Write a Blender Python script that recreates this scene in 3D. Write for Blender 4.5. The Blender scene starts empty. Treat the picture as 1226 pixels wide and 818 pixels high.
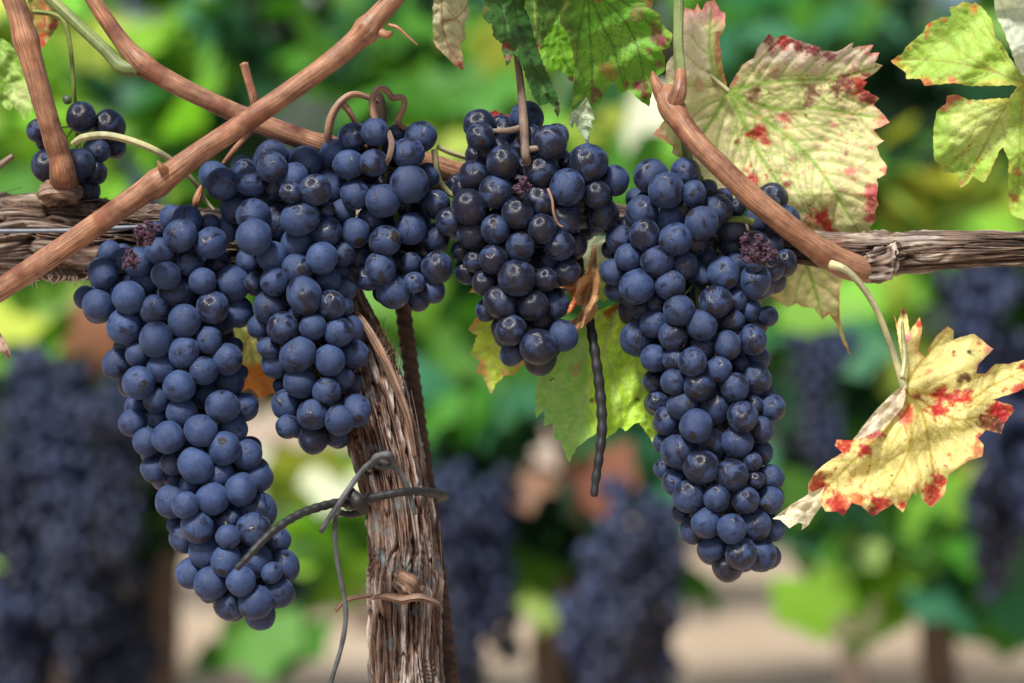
import bpy, math, random
import numpy as np
from mathutils import Vector, Matrix, geometry, noise as mnoise
from math import radians, sin, cos, pi

random.seed(7); RS = np.random.RandomState(11)
SC = bpy.context.scene
COL = SC.collection

# ------------------------------------------------------------------ camera, world, sun
D = 1.2                       # camera to the plane of the bunches
S = 0.5 / 1226                # metres per photo pixel in that plane
CZ = 0.95                     # camera height
camd = bpy.data.cameras.new('camera'); cam = bpy.data.objects.new('camera', camd); COL.objects.link(cam)
cam.location = (0, -D, CZ); cam.rotation_euler = (radians(90), 0, 0)
camd.sensor_width = 36; camd.lens = 36 * D / 0.5
camd.clip_start = 0.05; camd.clip_end = 400
camd.dof.use_dof = True; camd.dof.focus_distance = D - 0.008; camd.dof.aperture_fstop = 4.6
camd.dof.aperture_blades = 0
SC.camera = cam
SUN_EL, SUN_AZ = radians(52), radians(205)       # azimuth the light comes from, clockwise from +Y
w = bpy.data.worlds.new('World'); SC.world = w; w.use_nodes = True
nt = w.node_tree; bg = nt.nodes['Background']
sky = nt.nodes.new('ShaderNodeTexSky'); sky.sky_type = 'NISHITA'; sky.sun_disc = False
sky.sun_elevation = SUN_EL; sky.sun_rotation = SUN_AZ; sky.air_density = 1.0; sky.dust_density = 3.0
nt.links.new(sky.outputs[0], bg.inputs[0]); bg.inputs[1].default_value = 0.070
sd = bpy.data.lights.new('sun', 'SUN'); sun = bpy.data.objects.new('sun', sd); COL.objects.link(sun)
sd.energy = 4.4; sd.angle = radians(10); sd.color = (1.0, 0.95, 0.86)
ldir = Vector((sin(SUN_AZ) * cos(SUN_EL), cos(SUN_AZ) * cos(SUN_EL), sin(SUN_EL)))
sun.rotation_euler = ldir.to_track_quat('Z', 'Y').to_euler()
SC.view_settings.view_transform = 'Standard'; SC.view_settings.look = 'None'
SC.view_settings.exposure = 0.58; SC.view_settings.gamma = 1

# ------------------------------------------------------------------ helpers
def W(px, py, d=0.0):
    k = S * (D + d) / D
    return Vector(((px - 613) * k, d, CZ + (409 - py) * k))

def hsh(i):
    i = (i.astype(np.int64) * 2654435761) & 0xffffffff
    i = ((i ^ (i >> 15)) * 2246822519) & 0xffffffff
    i = ((i ^ (i >> 13)) * 3266489917) & 0xffffffff
    return ((i ^ (i >> 16)) & 0xffffff) / float(0xffffff)

def vnoise(x, y, z=None, seed=0):
    x = np.asarray(x, float); y = np.asarray(y, float); z = np.zeros_like(x) if z is None else np.asarray(z, float)
    xi, yi, zi = np.floor(x), np.floor(y), np.floor(z)
    fx, fy, fz = x - xi, y - yi, z - zi
    fx, fy, fz = [f * f * (3 - 2 * f) for f in (fx, fy, fz)]
    xi, yi, zi = xi.astype(np.int64), yi.astype(np.int64), zi.astype(np.int64)
    def h(a, b, c): return hsh((xi + a) * 73856093 ^ (yi + b) * 19349663 ^ (zi + c) * 83492791 ^ (seed * 7919 + 13))
    def mix(a, b, t): return a + (b - a) * t
    return mix(mix(mix(h(0,0,0), h(1,0,0), fx), mix(h(0,1,0), h(1,1,0), fx), fy),
               mix(mix(h(0,0,1), h(1,0,1), fx), mix(h(0,1,1), h(1,1,1), fx), fy), fz)

def fbm(x, y, z=None, seed=0, o=4):
    z = np.zeros_like(np.asarray(x, float)) if z is None else z
    t = 0; a = .5; n = 0
    for k in range(o):
        t = t + a * vnoise(np.asarray(x) * 2**k, np.asarray(y) * 2**k, np.asarray(z) * 2**k, seed + k); n += a; a *= .55
    return t / n

def catmull(P, n):
    P = np.array(P, float); Q = np.vstack([2*P[0]-P[1], P, 2*P[-1]-P[-2]])
    seg = len(P) - 1; out = []
    for u in np.linspace(0, seg, n):
        i = min(int(u), seg - 1); t = u - i
        a, b, c, d = Q[i], Q[i+1], Q[i+2], Q[i+3]
        out.append(.5*((2*b)+(-a+c)*t+(2*a-5*b+4*c-d)*t*t+(-a+3*b-3*c+d)*t**3))
    return np.array(out)

def new_mesh(name, verts, faces, mat=None, smooth=True, parent=None, cols=None, uvs=None, fattr=None):
    me = bpy.data.meshes.new(name)
    me.from_pydata([tuple(v) for v in verts], [], [tuple(int(i) for i in f) for f in faces])
    if mat:
        me.materials.append(mat)
    if smooth:
        me.polygons.foreach_set('use_smooth', [True] * len(me.polygons))
    if cols is not None:
        a = me.color_attributes.new('tint', 'FLOAT_COLOR', 'POINT')
        a.data.foreach_set('color', np.concatenate([np.asarray(cols, float), np.ones((len(cols), 1))], 1).ravel())
    if fattr:
        for k, v in fattr.items():
            a = me.attributes.new(k, 'FLOAT', 'POINT'); a.data.foreach_set('value', np.asarray(v, float))
    if uvs is not None:
        uv = me.uv_layers.new(name='UVMap')
        li = np.empty(len(me.loops), int); me.loops.foreach_get('vertex_index', li)
        uv.data.foreach_set('uv', np.asarray(uvs, float)[li].ravel())
    me.update()
    o = bpy.data.objects.new(name, me); COL.objects.link(o)
    if parent: o.parent = parent; o.matrix_parent_inverse = Matrix()
    return o

def tag(o, label=None, cat=None, group=None, kind=None):
    if label: o['label'] = label
    if cat: o['category'] = cat
    if group: o['group'] = group
    if kind: o['kind'] = kind
    return o

def empty(name, loc=(0, 0, 0)):
    o = bpy.data.objects.new(name, None); COL.objects.link(o); o.location = loc; o.empty_display_size = .02
    return o

def recentre(o):
    """put a top-level mesh's origin in its middle"""
    me = o.data; n = len(me.vertices); co = np.empty(n * 3); me.vertices.foreach_get('co', co)
    co = co.reshape(-1, 3); c = (co.max(0) + co.min(0)) / 2
    me.vertices.foreach_set('co', (co - c).ravel()); me.update(); o.location = c
    return o

class Tubes:
    """collects tubes into one mesh; u runs along (m), v around (m)"""
    def __init__(s): s.v = []; s.f = []; s.uv = []; s.n = 0; s.mark = None; s.h = []
    def add(s, pts, n=40, seg=14, disp=None, cap=True, world=False):
        """pts: (px, py, depth, radius_px) rows, or world xyz+r if world"""
        P = catmull(pts, n)
        if world: C = P[:, :3]; R = P[:, 3]
        else:
            k = S * (D + P[:, 2]) / D
            C = np.stack([(P[:, 0]-613)*k, P[:, 2], CZ + (409-P[:, 1])*k], 1); R = P[:, 3]*S
        R = np.maximum(R, 1e-5)
        T = np.gradient(C, axis=0); T /= np.linalg.norm(T, axis=1)[:, None] + 1e-12
        L = np.concatenate([[0], np.cumsum(np.linalg.norm(np.diff(C, axis=0), axis=1))])
        ref = np.array([0, -1., 0.]) if abs(T[0][1]) < .9 else np.array([1., 0, 0])
        N = ref - T[0] * ref.dot(T[0]); N /= np.linalg.norm(N)
        th = np.linspace(0, 2*pi, seg + 1)
        rings = []
        for i in range(n):
            N = N - T[i]*N.dot(T[i]); N /= np.linalg.norm(N); B = np.cross(T[i], N)
            rings.append((N.copy(), B))
        Ns = np.array([r[0] for r in rings]); Bs = np.array([r[1] for r in rings])
        TH, LL = np.meshgrid(th, L); RR = np.repeat(R[:, None], seg + 1, 1)
        if disp is not None: RR = RR + disp(LL, TH, RR)
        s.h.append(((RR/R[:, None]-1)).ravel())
        V = C[:, None, :] + RR[..., None]*(np.cos(TH)[..., None]*Ns[:, None, :] + np.sin(TH)[..., None]*Bs[:, None, :])
        base = s.n; m = seg + 1
        s.v.append(V.reshape(-1, 3)); s.uv.append(np.stack([LL, TH*float(R.mean())], -1).reshape(-1, 2)); s.n += n*m
        for i in range(n-1):
            for j in range(seg):
                a = base + i*m + j; s.f.append((a, a+1, a+m+1, a+m))
        if cap:
            for i, sg in ((0, -1), (n-1, 1)):
                s.v.append((C[i] + T[i]*R[i]*.35*sg)[None]); s.uv.append(np.array([[L[i], 0]])); s.h.append(np.zeros(1)); c = s.n; s.n += 1
                for j in range(seg):
                    a = base + i*m + j
                    s.f.append((a, a+1, c) if sg > 0 else (a+1, a, c))
        return s
    def build(s, name, mat, parent=None):
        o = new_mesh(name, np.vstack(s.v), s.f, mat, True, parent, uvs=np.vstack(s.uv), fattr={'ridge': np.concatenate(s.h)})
        if s.mark is not None:
            o.data.materials.append(M['strand']); k = np.zeros(len(s.f), int); k[s.mark:] = 1; o.data.polygons.foreach_set('material_index', k)
        return o

# ------------------------------------------------------------------ materials
def mat(name):
    m = bpy.data.materials.new(name); m.use_nodes = True
    return m, m.node_tree, m.node_tree.nodes['Principled BSDF']

def N(nt, t, **kw):
    n = nt.nodes.new('ShaderNode' + t)
    for k, v in kw.items():
        if k in n.inputs: n.inputs[k].default_value = v
        else: setattr(n, k, v)
    return n

def ramp(nt, fac, stops, interp='LINEAR'):
    r = nt.nodes.new('ShaderNodeValToRGB'); r.color_ramp.interpolation = interp
    el = r.color_ramp.elements
    while len(el) < len(stops): el.new(.5)
    for e, (p, c) in zip(el, stops):
        e.position = p; e.color = (*c, 1) if len(c) == 3 else c
    nt.links.new(fac, r.inputs[0]); return r.outputs[0]

def mixc(nt, fac, a, b, mode='MIX'):
    m = nt.nodes.new('ShaderNodeMix'); m.data_type = 'RGBA'; m.blend_type = mode
    for sock, val in ((m.inputs[0], fac), (m.inputs[6], a), (m.inputs[7], b)):
        if hasattr(val, 'is_linked') or hasattr(val, 'links'): nt.links.new(val, sock)
        else: sock.default_value = val if not isinstance(val, tuple) or len(val) == 4 else (*val, 1)
    return m.outputs[2]

def math_(nt, op, a, b=None, clamp=False):
    m = nt.nodes.new('ShaderNodeMath'); m.operation = op; m.use_clamp = clamp
    for i, v in enumerate((a, b)):
        if v is None: continue
        if hasattr(v, 'links'): nt.links.new(v, m.inputs[i])
        else: m.inputs[i].default_value = v
    return m.outputs[0]

def bump(nt, h, strength, dist, normal=None):
    b = nt.nodes.new('ShaderNodeBump'); b.inputs['Strength'].default_value = strength; b.inputs['Distance'].default_value = dist
    nt.links.new(h, b.inputs['Height'])
    if normal: nt.links.new(normal, b.inputs['Normal'])
    return b.outputs[0]

def make_grape_mat():
    m, nt, p = mat('grape_skin')
    tc = N(nt, 'TexCoord'); oi = N(nt, 'ObjectInfo')
    sc = nt.nodes.new('ShaderNodeVectorMath'); sc.operation = 'SCALE'; nt.links.new(oi.outputs['Random'], sc.inputs['Scale']); sc.inputs[0].default_value = (37, 91, 53)
    ad = nt.nodes.new('ShaderNodeVectorMath'); ad.operation = 'ADD'
    nt.links.new(tc.outputs['Object'], ad.inputs[0]); nt.links.new(sc.outputs[0], ad.inputs[1])
    v = ad.outputs[0]
    sepc = N(nt, 'SeparateColor'); nt.links.new(oi.outputs['Color'], sepc.inputs[0])
    rub = sepc.outputs[0]; tone = sepc.outputs[1]
    n1 = N(nt, 'TexNoise', Scale=1.25, Detail=7.0, Roughness=.62, Distortion=.5); nt.links.new(v, n1.inputs['Vector'])
    thr = math_(nt, 'ADD', .29, math_(nt, 'MULTIPLY', rub, .24))       # rubbed: more of the skin is bare
    a = math_(nt, 'MULTIPLY', math_(nt, 'SUBTRACT', n1.outputs[0], thr), 9.0, True)
    # wiped scratches
    mp = N(nt, 'Mapping'); mp.inputs['Scale'].default_value = (1.2, 9, 1.2); nt.links.new(v, mp.inputs[0])
    n2 = N(nt, 'TexNoise', Scale=1.1, Detail=3.0, Roughness=.5); nt.links.new(mp.outputs[0], n2.inputs['Vector'])
    sratch = math_(nt, 'MULTIPLY', math_(nt, 'SUBTRACT', .34, n2.outputs[0]), 8.0, True)
    a = math_(nt, 'SUBTRACT', a, math_(nt, 'MULTIPLY', sratch, .55), True)
    # fine specks
    n3 = N(nt, 'TexNoise', Scale=9.0, Detail=5.0, Roughness=.7); nt.links.new(v, n3.inputs['Vector'])
    sp = ramp(nt, n3.outputs[0], [(.32, (.6,)*3), (.44, (.92,)*3), (.58, (1.0,)*3), (.67, (1.6,)*3)])
    # soft tonal drift
    n4 = N(nt, 'TexNoise', Scale=1.5, Detail=5.0, Roughness=.6); nt.links.new(v, n4.inputs['Vector'])
    bloom = ramp(nt, n4.outputs[0], [(.3, (.011, .026, .082)), (.55, (.020, .043, .122)), (.75, (.038, .070, .180))])
    bloom = mixc(nt, 1.0, bloom, sp, 'MULTIPLY')
    tn = math_(nt, 'ADD', math_(nt, 'MULTIPLY', tone, .8), .6)
    cmb = N(nt, 'CombineColor'); [nt.links.new(tn, cmb.inputs[i]) for i in range(3)]
    bloom = mixc(nt, 1.0, bloom, cmb.outputs[0], 'MULTIPLY')
    # bloom is thinner, not absent, where the noise is low
    af = math_(nt, 'ADD', math_(nt, 'MULTIPLY', a, .88), .06)
    colr = mixc(nt, af, (.0065, .0065, .016), bloom)
    # the stylar scar at the pole: small brown dot
    sep = N(nt, 'SeparateXYZ'); nt.links.new(tc.outputs['Object'], sep.inputs[0])
    scar = math_(nt, 'MULTIPLY', math_(nt, 'SUBTRACT', math_(nt, 'ADD', sep.outputs[2], math_(nt, 'MULTIPLY', math_(nt, 'SUBTRACT', n3.outputs[0], .5), .075)), math_(nt, 'ADD', .966, math_(nt, 'MULTIPLY', oi.outputs['Random'], .085))), 90.0, True)
    colr = mixc(nt, scar, colr, (.010, .007, .008))
    nt.links.new(colr, p.inputs['Base Color'])
    rr = math_(nt, 'ADD', .22, math_(nt, 'MULTIPLY', a, .38)); nt.links.new(rr, p.inputs['Roughness'])
    p.inputs['Specular IOR Level'].default_value = .42
    p.inputs['Sheen Weight'].default_value = .10; p.inputs['Sheen Roughness'].default_value = .4
    p.inputs['Sheen Tint'].default_value = (.55, .68, 1, 1)
    n5 = N(nt, 'TexNoise', Scale=16.0, Detail=3.0); nt.links.new(v, n5.inputs['Vector'])
    h = math_(nt, 'ADD', math_(nt, 'MULTIPLY', n5.outputs[0], .5), math_(nt, 'MULTIPLY', a, .5))
    nt.links.new(bump(nt, h, .25, .02), p.inputs['Normal'])
    return m

def wood_mat(name, stops, along=14.0, across=900.0, bs=.5, bd=.0004, rough=.7, spots=None, second=None, ridge=0):
    """streaks follow the UV: u metres along, v metres around"""
    m, nt, p = mat(name)
    uv = N(nt, 'UVMap'); tc = N(nt, 'TexCoord')
    mp = N(nt, 'Mapping'); mp.inputs['Scale'].default_value = (along, across, 1); nt.links.new(uv.outputs[0], mp.inputs[0])
    n1 = N(nt, 'TexNoise', Scale=1.0, Detail=8.0, Roughness=.65, Distortion=.6); nt.links.new(mp.outputs[0], n1.inputs['Vector'])
    fac = n1.outputs[0]
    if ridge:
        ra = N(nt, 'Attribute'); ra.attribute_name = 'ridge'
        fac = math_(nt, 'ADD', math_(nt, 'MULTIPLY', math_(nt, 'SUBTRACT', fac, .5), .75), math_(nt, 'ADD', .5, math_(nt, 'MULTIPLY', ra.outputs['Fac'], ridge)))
    c = ramp(nt, fac, stops)
    n2 = N(nt, 'TexNoise', Scale=70.0, Detail=7.0, Roughness=.68); nt.links.new(tc.outputs['Object'], n2.inputs['Vector'])
    sh = ramp(nt, n2.outputs[0], [(.32, (.55, .52, .55)), (.5, (1, 1, 1)), (.66, (1.40, 1.30, 1.2))])
    c = mixc(nt, 1.0, c, sh, 'MULTIPLY')
    if second:
        n4 = N(nt, 'TexNoise', Scale=second[2], Detail=3.0, Roughness=.6); nt.links.new(tc.outputs['Object'], n4.inputs['Vector'])
        f = math_(nt, 'MULTIPLY', math_(nt, 'SUBTRACT', n4.outputs[0], second[1]), 9.0, True)
        c = mixc(nt, f, c, mixc(nt, 1.0, (*second[0], 1), sh, 'MULTIPLY'))
    if spots:
        n3 = N(nt, 'TexVoronoi', Scale=spots[1]); nt.links.new(tc.outputs['Object'], n3.inputs['Vector'])
        f = math_(nt, 'MULTIPLY', math_(nt, 'SUBTRACT', spots[2], n3.outputs['Distance']), 9.0, True)
        c = mixc(nt, f, c, (*spots[0], 1))
    nt.links.new(c, p.inputs['Base Color']); p.inputs['Roughness'].default_value = rough
    p.inputs['Specular IOR Level'].default_value = .3
    nt.links.new(bump(nt, n1.outputs[0], bs, bd), p.inputs['Normal'])
    return m

def leaf_mat(name, trans=.35, cell=420.0, rough=.5):
    m, nt, p = mat(name)
    at = N(nt, 'Attribute'); at.attribute_name = 'tint'
    hv = N(nt, 'Attribute'); hv.attribute_name = 'relief'
    tc = N(nt, 'TexCoord')
    vo = N(nt, 'TexVoronoi', Scale=cell); vo.feature = 'DISTANCE_TO_EDGE'
    nz = N(nt, 'TexNoise', Scale=260.0, Detail=3.0); nt.links.new(tc.outputs['Object'], nz.inputs['Vector'])
    wv = mixc(nt, .006, tc.outputs['Object'], nz.outputs[1], 'ADD'); nt.links.new(wv, vo.inputs['Vector'])
    net = ramp(nt, vo.outputs[0], [(0, (1.10, 1.12, .98)), (.05, (1.03, 1.03, 1.0)), (.12, (.97, .97, .98))])
    n1 = N(nt, 'TexNoise', Scale=110.0, Detail=6.0, Roughness=.65); nt.links.new(tc.outputs['Object'], n1.inputs['Vector'])
    mo = ramp(nt, n1.outputs[0], [(.3, (.86, .88, .82)), (.5, (1, 1, 1)), (.7, (1.1, 1.06, 1.0))])
    c = mixc(nt, 1.0, at.outputs[0], net, 'MULTIPLY'); c = mixc(nt, 1.0, c, mo, 'MULTIPLY')
    nt.links.new(c, p.inputs['Base Color']); p.inputs['Roughness'].default_value = rough
    p.inputs['Specular IOR Level'].default_value = .35
    h = math_(nt, 'ADD', math_(nt, 'MULTIPLY', vo.outputs[0], 1.2), hv.outputs['Fac'])
    nb = bump(nt, h, .55, .0006); nt.links.new(nb, p.inputs['Normal'])
    tr = N(nt, 'BsdfTranslucent'); nt.links.new(mixc(nt, 1.0, c, (1.1, 1.2, .65, 1), 'MULTIPLY'), tr.inputs[0])
    mx = N(nt, 'MixShader'); mx.inputs[0].default_value = trans
    nt.links.new(p.outputs[0], mx.inputs[1]); nt.links.new(tr.outputs[0], mx.inputs[2])
    nt.links.new(mx.outputs[0], nt.nodes['Material Output'].inputs['Surface'])
    return m

def plain(name, c, rough=.6, c2=None, scale=60., bs=.0, met=0.):
    m, nt, p = mat(name)
    tc = N(nt, 'TexCoord'); n1 = N(nt, 'TexNoise', Scale=scale, Detail=5.0, Roughness=.6); nt.links.new(tc.outputs['Object'], n1.inputs['Vector'])
    c2 = c2 or tuple(x*.55 for x in c)
    nt.links.new(ramp(nt, n1.outputs[0], [(.35, c2), (.62, c)]), p.inputs['Base Color'])
    p.inputs['Roughness'].default_value = rough; p.inputs['Metallic'].default_value = met
    if bs: nt.links.new(bump(nt, n1.outputs[0], bs, .0005), p.inputs['Normal'])
    return m

M = {}
M['grape'] = make_grape_mat()
M['cane'] = wood_mat('cane_bark', [(.28, (.050, .024, .018)), (.40, (.17, .078, .045)), (.50, (.27, .135, .080)), (.60, (.35, .20, .125)), (.74, (.52, .40, .32))], 45, 1700, .35, .0002, .42, spots=((.03, .013, .010), 520, .12), second=((.15, .060, .038), .53, 42))
M['cane_pale'] = wood_mat('pale_cane_bark', [(.25, (.07, .045, .036)), (.45, (.15, .105, .08)), (.7, (.30, .24, .20))], 16, 600, .3, .0003, .5)
M['green_shoot'] = wood_mat('green_shoot_skin', [(.25, (.05, .08, .025)), (.5, (.15, .20, .07)), (.75, (.34, .36, .19))], 12, 400, .2, .0002, .5)
M['petiole'] = wood_mat('petiole_skin', [(.25, (.22, .20, .10)), (.5, (.36, .36, .20)), (.75, (.52, .48, .34))], 12, 400, .2, .0002, .5)
M['stalk'] = wood_mat('bunch_stalk_skin', [(.25, (.07, .10, .02)), (.5, (.16, .21, .05)), (.75, (.28, .29, .12))], 12, 400, .3, .0003, .6)
M['tendril'] = wood_mat('tendril_skin', [(.25, (.10, .05, .035)), (.5, (.25, .15, .10)), (.75, (.52, .41, .30))], 20, 300, .3, .0002, .5)
M['bark'] = wood_mat('old_vine_bark', [(.22, (.020, .013, .010)), (.38, (.085, .050, .035)), (.50, (.19, .115, .08)), (.62, (.30, .215, .165)), (.8, (.48, .41, .35))], 9, 850, .9, .0011, .85)
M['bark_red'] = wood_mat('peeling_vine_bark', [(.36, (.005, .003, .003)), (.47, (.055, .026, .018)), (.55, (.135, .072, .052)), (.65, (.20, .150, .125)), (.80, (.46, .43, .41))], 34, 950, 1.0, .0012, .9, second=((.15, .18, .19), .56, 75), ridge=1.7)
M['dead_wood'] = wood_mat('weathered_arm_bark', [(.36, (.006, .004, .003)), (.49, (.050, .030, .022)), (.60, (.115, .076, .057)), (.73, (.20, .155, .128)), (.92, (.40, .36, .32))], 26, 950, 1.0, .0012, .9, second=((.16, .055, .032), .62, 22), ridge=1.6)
M['strand'] = wood_mat('loose_bark_fibre', [(.28, (.04, .025, .018)), (.42, (.15, .10, .08)), (.55, (.30, .24, .20)), (.72, (.55, .50, .44))], 60, 400, .5, .0004, .9)
M['leaf'] = leaf_mat('vine_leaf')
M['leaf_thin'] = leaf_mat('thin_vine_leaf', .42)
M['leaf_dry'] = leaf_mat('dry_leaf', .18, 300., .7)
M['wire'] = plain('galvanised_wire', (.16, .19, .24), .6, (.09, .105, .13), 90, 0, 0)
M['rust'] = plain('rusty_rebar', (.085, .045, .032), .8, (.030, .018, .016), 160, .6)
M['tie_black'] = plain('black_rubber_tie', (.014, .016, .019), .6, (.006, .007, .008), 200, .3)
M['tie_grey'] = plain('grey_rubber_tie', (.085, .092, .10), .65, (.035, .038, .042), 160, .5)
M['dry_berry'] = plain('dried_berry_skin', (.075, .028, .055), .7, (.018, .010, .018), 300, .8)
M['raisin_green'] = plain('green_unripe_skin', (.10, .17, .08), .4)

# ------------------------------------------------------------------ setting: ground
def ground():
    m, nt, p = mat('dry_soil')
    tc = N(nt, 'TexCoord')
    n1 = N(nt, 'TexNoise', Scale=1.1, Detail=9.0, Roughness=.7); nt.links.new(tc.outputs['Object'], n1.inputs['Vector'])
    c = ramp(nt, n1.outputs[0], [(.30, (.20, .14, .10)), (.45, (.37, .28, .21)), (.6, (.48, .38, .30)), (.75, (.58, .48, .38))])
    n2 = N(nt, 'TexNoise', Scale=28.0, Detail=5.0); nt.links.new(tc.outputs['Object'], n2.inputs['Vector'])
    c = mixc(nt, 1.0, c, ramp(nt, n2.outputs[0], [(.3, (.7,)*3), (.6, (1.1,)*3)]), 'MULTIPLY')
    nt.links.new(c, p.inputs['Base Color']); p.inputs['Roughness'].default_value = .95
    nt.links.new(bump(nt, n2.outputs[0], .6, .02), p.inputs['Normal'])
    xs = np.concatenate([[-200, -80, -30], np.linspace(-12, 12, 90), [30, 80, 200]])
    ys = np.concatenate([[-40, -12], np.linspace(-3, 16, 90), [24, 50, 120, 300]])
    X, Y = np.meshgrid(xs, ys); Z = (fbm(X*1.3+50, Y*1.3+50, seed=3)-.5)*.09*((abs(X) < 14) & (Y < 18))
    V = np.stack([X, Y, Z], -1).reshape(-1, 3); nx = len(xs)
    F = [(j*nx+i, j*nx+i+1, (j+1)*nx+i+1, (j+1)*nx+i) for j in range(len(ys)-1) for i in range(nx-1)]
    tag(new_mesh('ground', V, F, m), 'pale dry vineyard soil', None, None, 'structure')
ground()

# ------------------------------------------------------------------ grape bunches
A1 = (80, 240, 5.108, 'A', [(693,215,95,0),(735,120,85,1),(650,110,75,2),(880,260,98,0),(870,150,60,2),(975,180,70,2),(565,310,85,0),(435,375,85,1),(345,365,65,2),(265,320,62,2),(220,450,88,1),(115,595,65,2),(195,640,92,1),(310,560,60,2),(380,595,100,0),(390,480,40,2),(480,490,65,2),(605,460,87,0),(740,380,80,1),(830,495,82,0),(920,400,70,3),(1015,510,98,1),(665,580,108,1),(535,670,85,1),(890,655,98,0),(1045,680,85,2),(718,740,100,0),(355,770,105,1),(540,195,55,3)])
A2 = (110, 390, 5.108, 'A', [(395,85,105,0),(562,160,90,0),(715,85,80,0),(825,205,95,0),(870,130,50,3),(280,175,70,1),(160,235,82,2),(430,260,85,1),(285,350,102,0),(535,372,98,0),(680,275,88,0),(395,455,70,1),(275,495,70,2),(550,535,90,1),(690,420,75,3),(840,350,80,3),(905,290,45,3),(800,495,98,0),(930,500,80,2),(250,595,78,1),(400,570,60,2),(465,685,100,0),(335,710,82,1),(668,645,98,0),(860,635,85,1),(810,750,100,0),(950,790,85,1)])
A3 = (150, 540, 3.717, 'A', [(315,65,77,0),(130,82,57,1),(210,55,50,1),(420,105,58,1),(590,118,62,1),(213,130,35,2),(290,150,45,2),(208,222,66,1),(268,242,58,0),(387,215,73,0),(515,170,70,0),(590,265,78,1),(458,310,62,1),(573,350,73,0),(322,335,75,0),(222,328,32,2),(262,392,60,1),(358,445,72,1),(458,382,55,0),(450,487,67,0),(575,485,70,1),(675,395,55,2),(705,515,68,1),(652,543,45,0),(292,545,65,1),(382,588,75,0),(515,580,64,0),(680,630,66,1),(462,685,60,1),(580,675,75,0),(600,730,65,1)])
B1 = (230, 160, 5.838, 'B', [(150,300,92,2),(210,350,108,1),(370,260,75,3),(410,335,95,1),(560,165,110,2),(560,235,98,1),(785,205,103,2),(590,365,100,1),(710,315,98,1),(690,410,72,0),(860,395,105,0),(960,380,120,2),(310,520,100,2),(425,575,110,1),(520,475,75,2),(590,615,110,1),(755,590,120,0),(930,535,65,1),(1050,550,80,2),(430,725,122,0),(735,765,105,1),(940,685,95,1),(895,215,30,3)])
B2 = (270, 290, 5.838, 'B', [(160,130,80,2),(330,105,98,1),(675,110,108,0),(500,190,100,1),(820,75,80,1),(340,275,98,0),(205,280,65,1),(550,370,120,0),(310,450,110,1),(740,440,100,0),(710,265,85,2),(800,200,70,3),(830,330,75,2),(400,600,108,0),(240,590,80,1),(490,495,45,1),(610,590,95,0),(790,630,100,0),(870,610,85,2),(830,450,60,2),(300,740,68,1)])
B3 = (270, 410, 5.838, 'B', [(505,85,120,0),(728,125,108,0),(895,80,90,1),(350,155,92,1),(520,275,108,0),(815,250,75,1),(890,290,60,3),(705,345,98,0),(385,305,50,3),(430,435,100,1),(612,505,108,0),(910,475,112,0),(795,545,100,0),(435,590,78,1),(615,670,98,1),(765,660,65,2)])
C1 = (370, 120, 5.838, 'C', [(305,260,90,1),(460,225,98,0),(180,375,95,1),(275,450,105,0),(452,440,98,0),(620,245,65,3),(780,260,100,1),(695,370,110,0),(580,340,60,2),(325,660,100,1),(515,705,118,0),(700,585,125,0),(825,530,80,2),(885,730,92,1)])
C2 = (370, 240, 5.838, 'C', [(325,225,98,0),(430,130,80,2),(530,285,107,0),(710,200,103,1),(885,260,92,1),(500,475,108,0),(590,640,110,1),(410,540,80,2),(345,390,75,2),(715,435,67,1),(735,575,72,0),(865,630,82,1),(895,470,108,0),(765,700,70,2)])
D1 = (515, 120, 5.108, 'D', [(590,110,92,2),(300,150,85,1),(308,222,86,0),(610,225,70,2),(728,260,105,0),(285,345,65,2),(400,320,85,2),(540,330,70,3),(445,380,92,1),(570,405,50,1),(685,435,92,1),(965,385,115,0),(1125,490,85,1),(825,390,35,3),(840,530,108,0),(555,530,50,1),(275,465,95,1),(215,550,75,2),(160,510,50,3),(1020,575,85,0),(1060,700,88,1),(405,560,102,0),(665,610,95,1),(240,655,108,0),(535,690,95,0),(825,725,92,1),(125,745,80,1)])
D2 = (515, 270, 4.546, 'D', [(355,20,82,0),(608,18,80,0),(232,45,78,1),(170,140,52,2),(245,195,58,1),(200,250,60,3),(345,185,80,0),(490,112,80,0),(705,110,82,0),(790,110,60,1),(470,285,100,0),(630,293,62,0),(640,205,65,2),(745,255,68,1),(300,312,65,1),(387,420,90,0),(310,460,58,1),(562,435,80,0),(685,435,65,1),(600,520,75,2),(440,570,82,0),(725,600,82,0),(588,662,97,0),(600,730,80,1),(445,695,62,1),(500,10,50,2)])
E1 = (715, 180, 5.108, 'E', [(330,160,95,1),(538,140,88,1),(422,245,105,0),(590,265,78,0),(675,240,55,2),(240,300,60,3),(300,310,55,2),(735,360,88,1),(770,290,50,3),(850,350,50,3),(640,445,98,0),(275,385,92,1),(458,420,82,1),(290,515,92,0),(140,545,80,1),(480,545,98,0),(595,555,75,1),(190,655,85,0),(80,610,50,2),(365,675,97,0),(535,705,78,1),(95,745,72,1),(640,760,75,2),(770,750,90,1),(1065,300,85,3),(1050,345,62,3),(1155,425,75,3),(1150,690,68,2),(960,680,62,0),(850,690,60,3),(1070,720,70,2)])
E2 = (715, 320, 5.108, 'E', [(243,120,105,0),(120,140,65,2),(448,110,90,0),(725,212,100,0),(850,200,62,1),(968,85,98,0),(938,265,57,1),(1045,300,60,0),(500,265,95,0),(370,215,55,2),(280,260,60,3),(640,358,90,0),(820,330,72,1),(345,350,80,1),(240,440,90,2),(465,420,82,1),(797,475,83,0),(950,445,88,0),(980,560,70,2),(650,490,78,1),(350,555,78,1),(480,565,75,1),(583,580,85,0),(745,625,78,0),(870,595,55,2),(970,690,88,1),(465,700,78,0),(345,700,60,2),(625,725,97,0),(840,735,85,0)])
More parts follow.
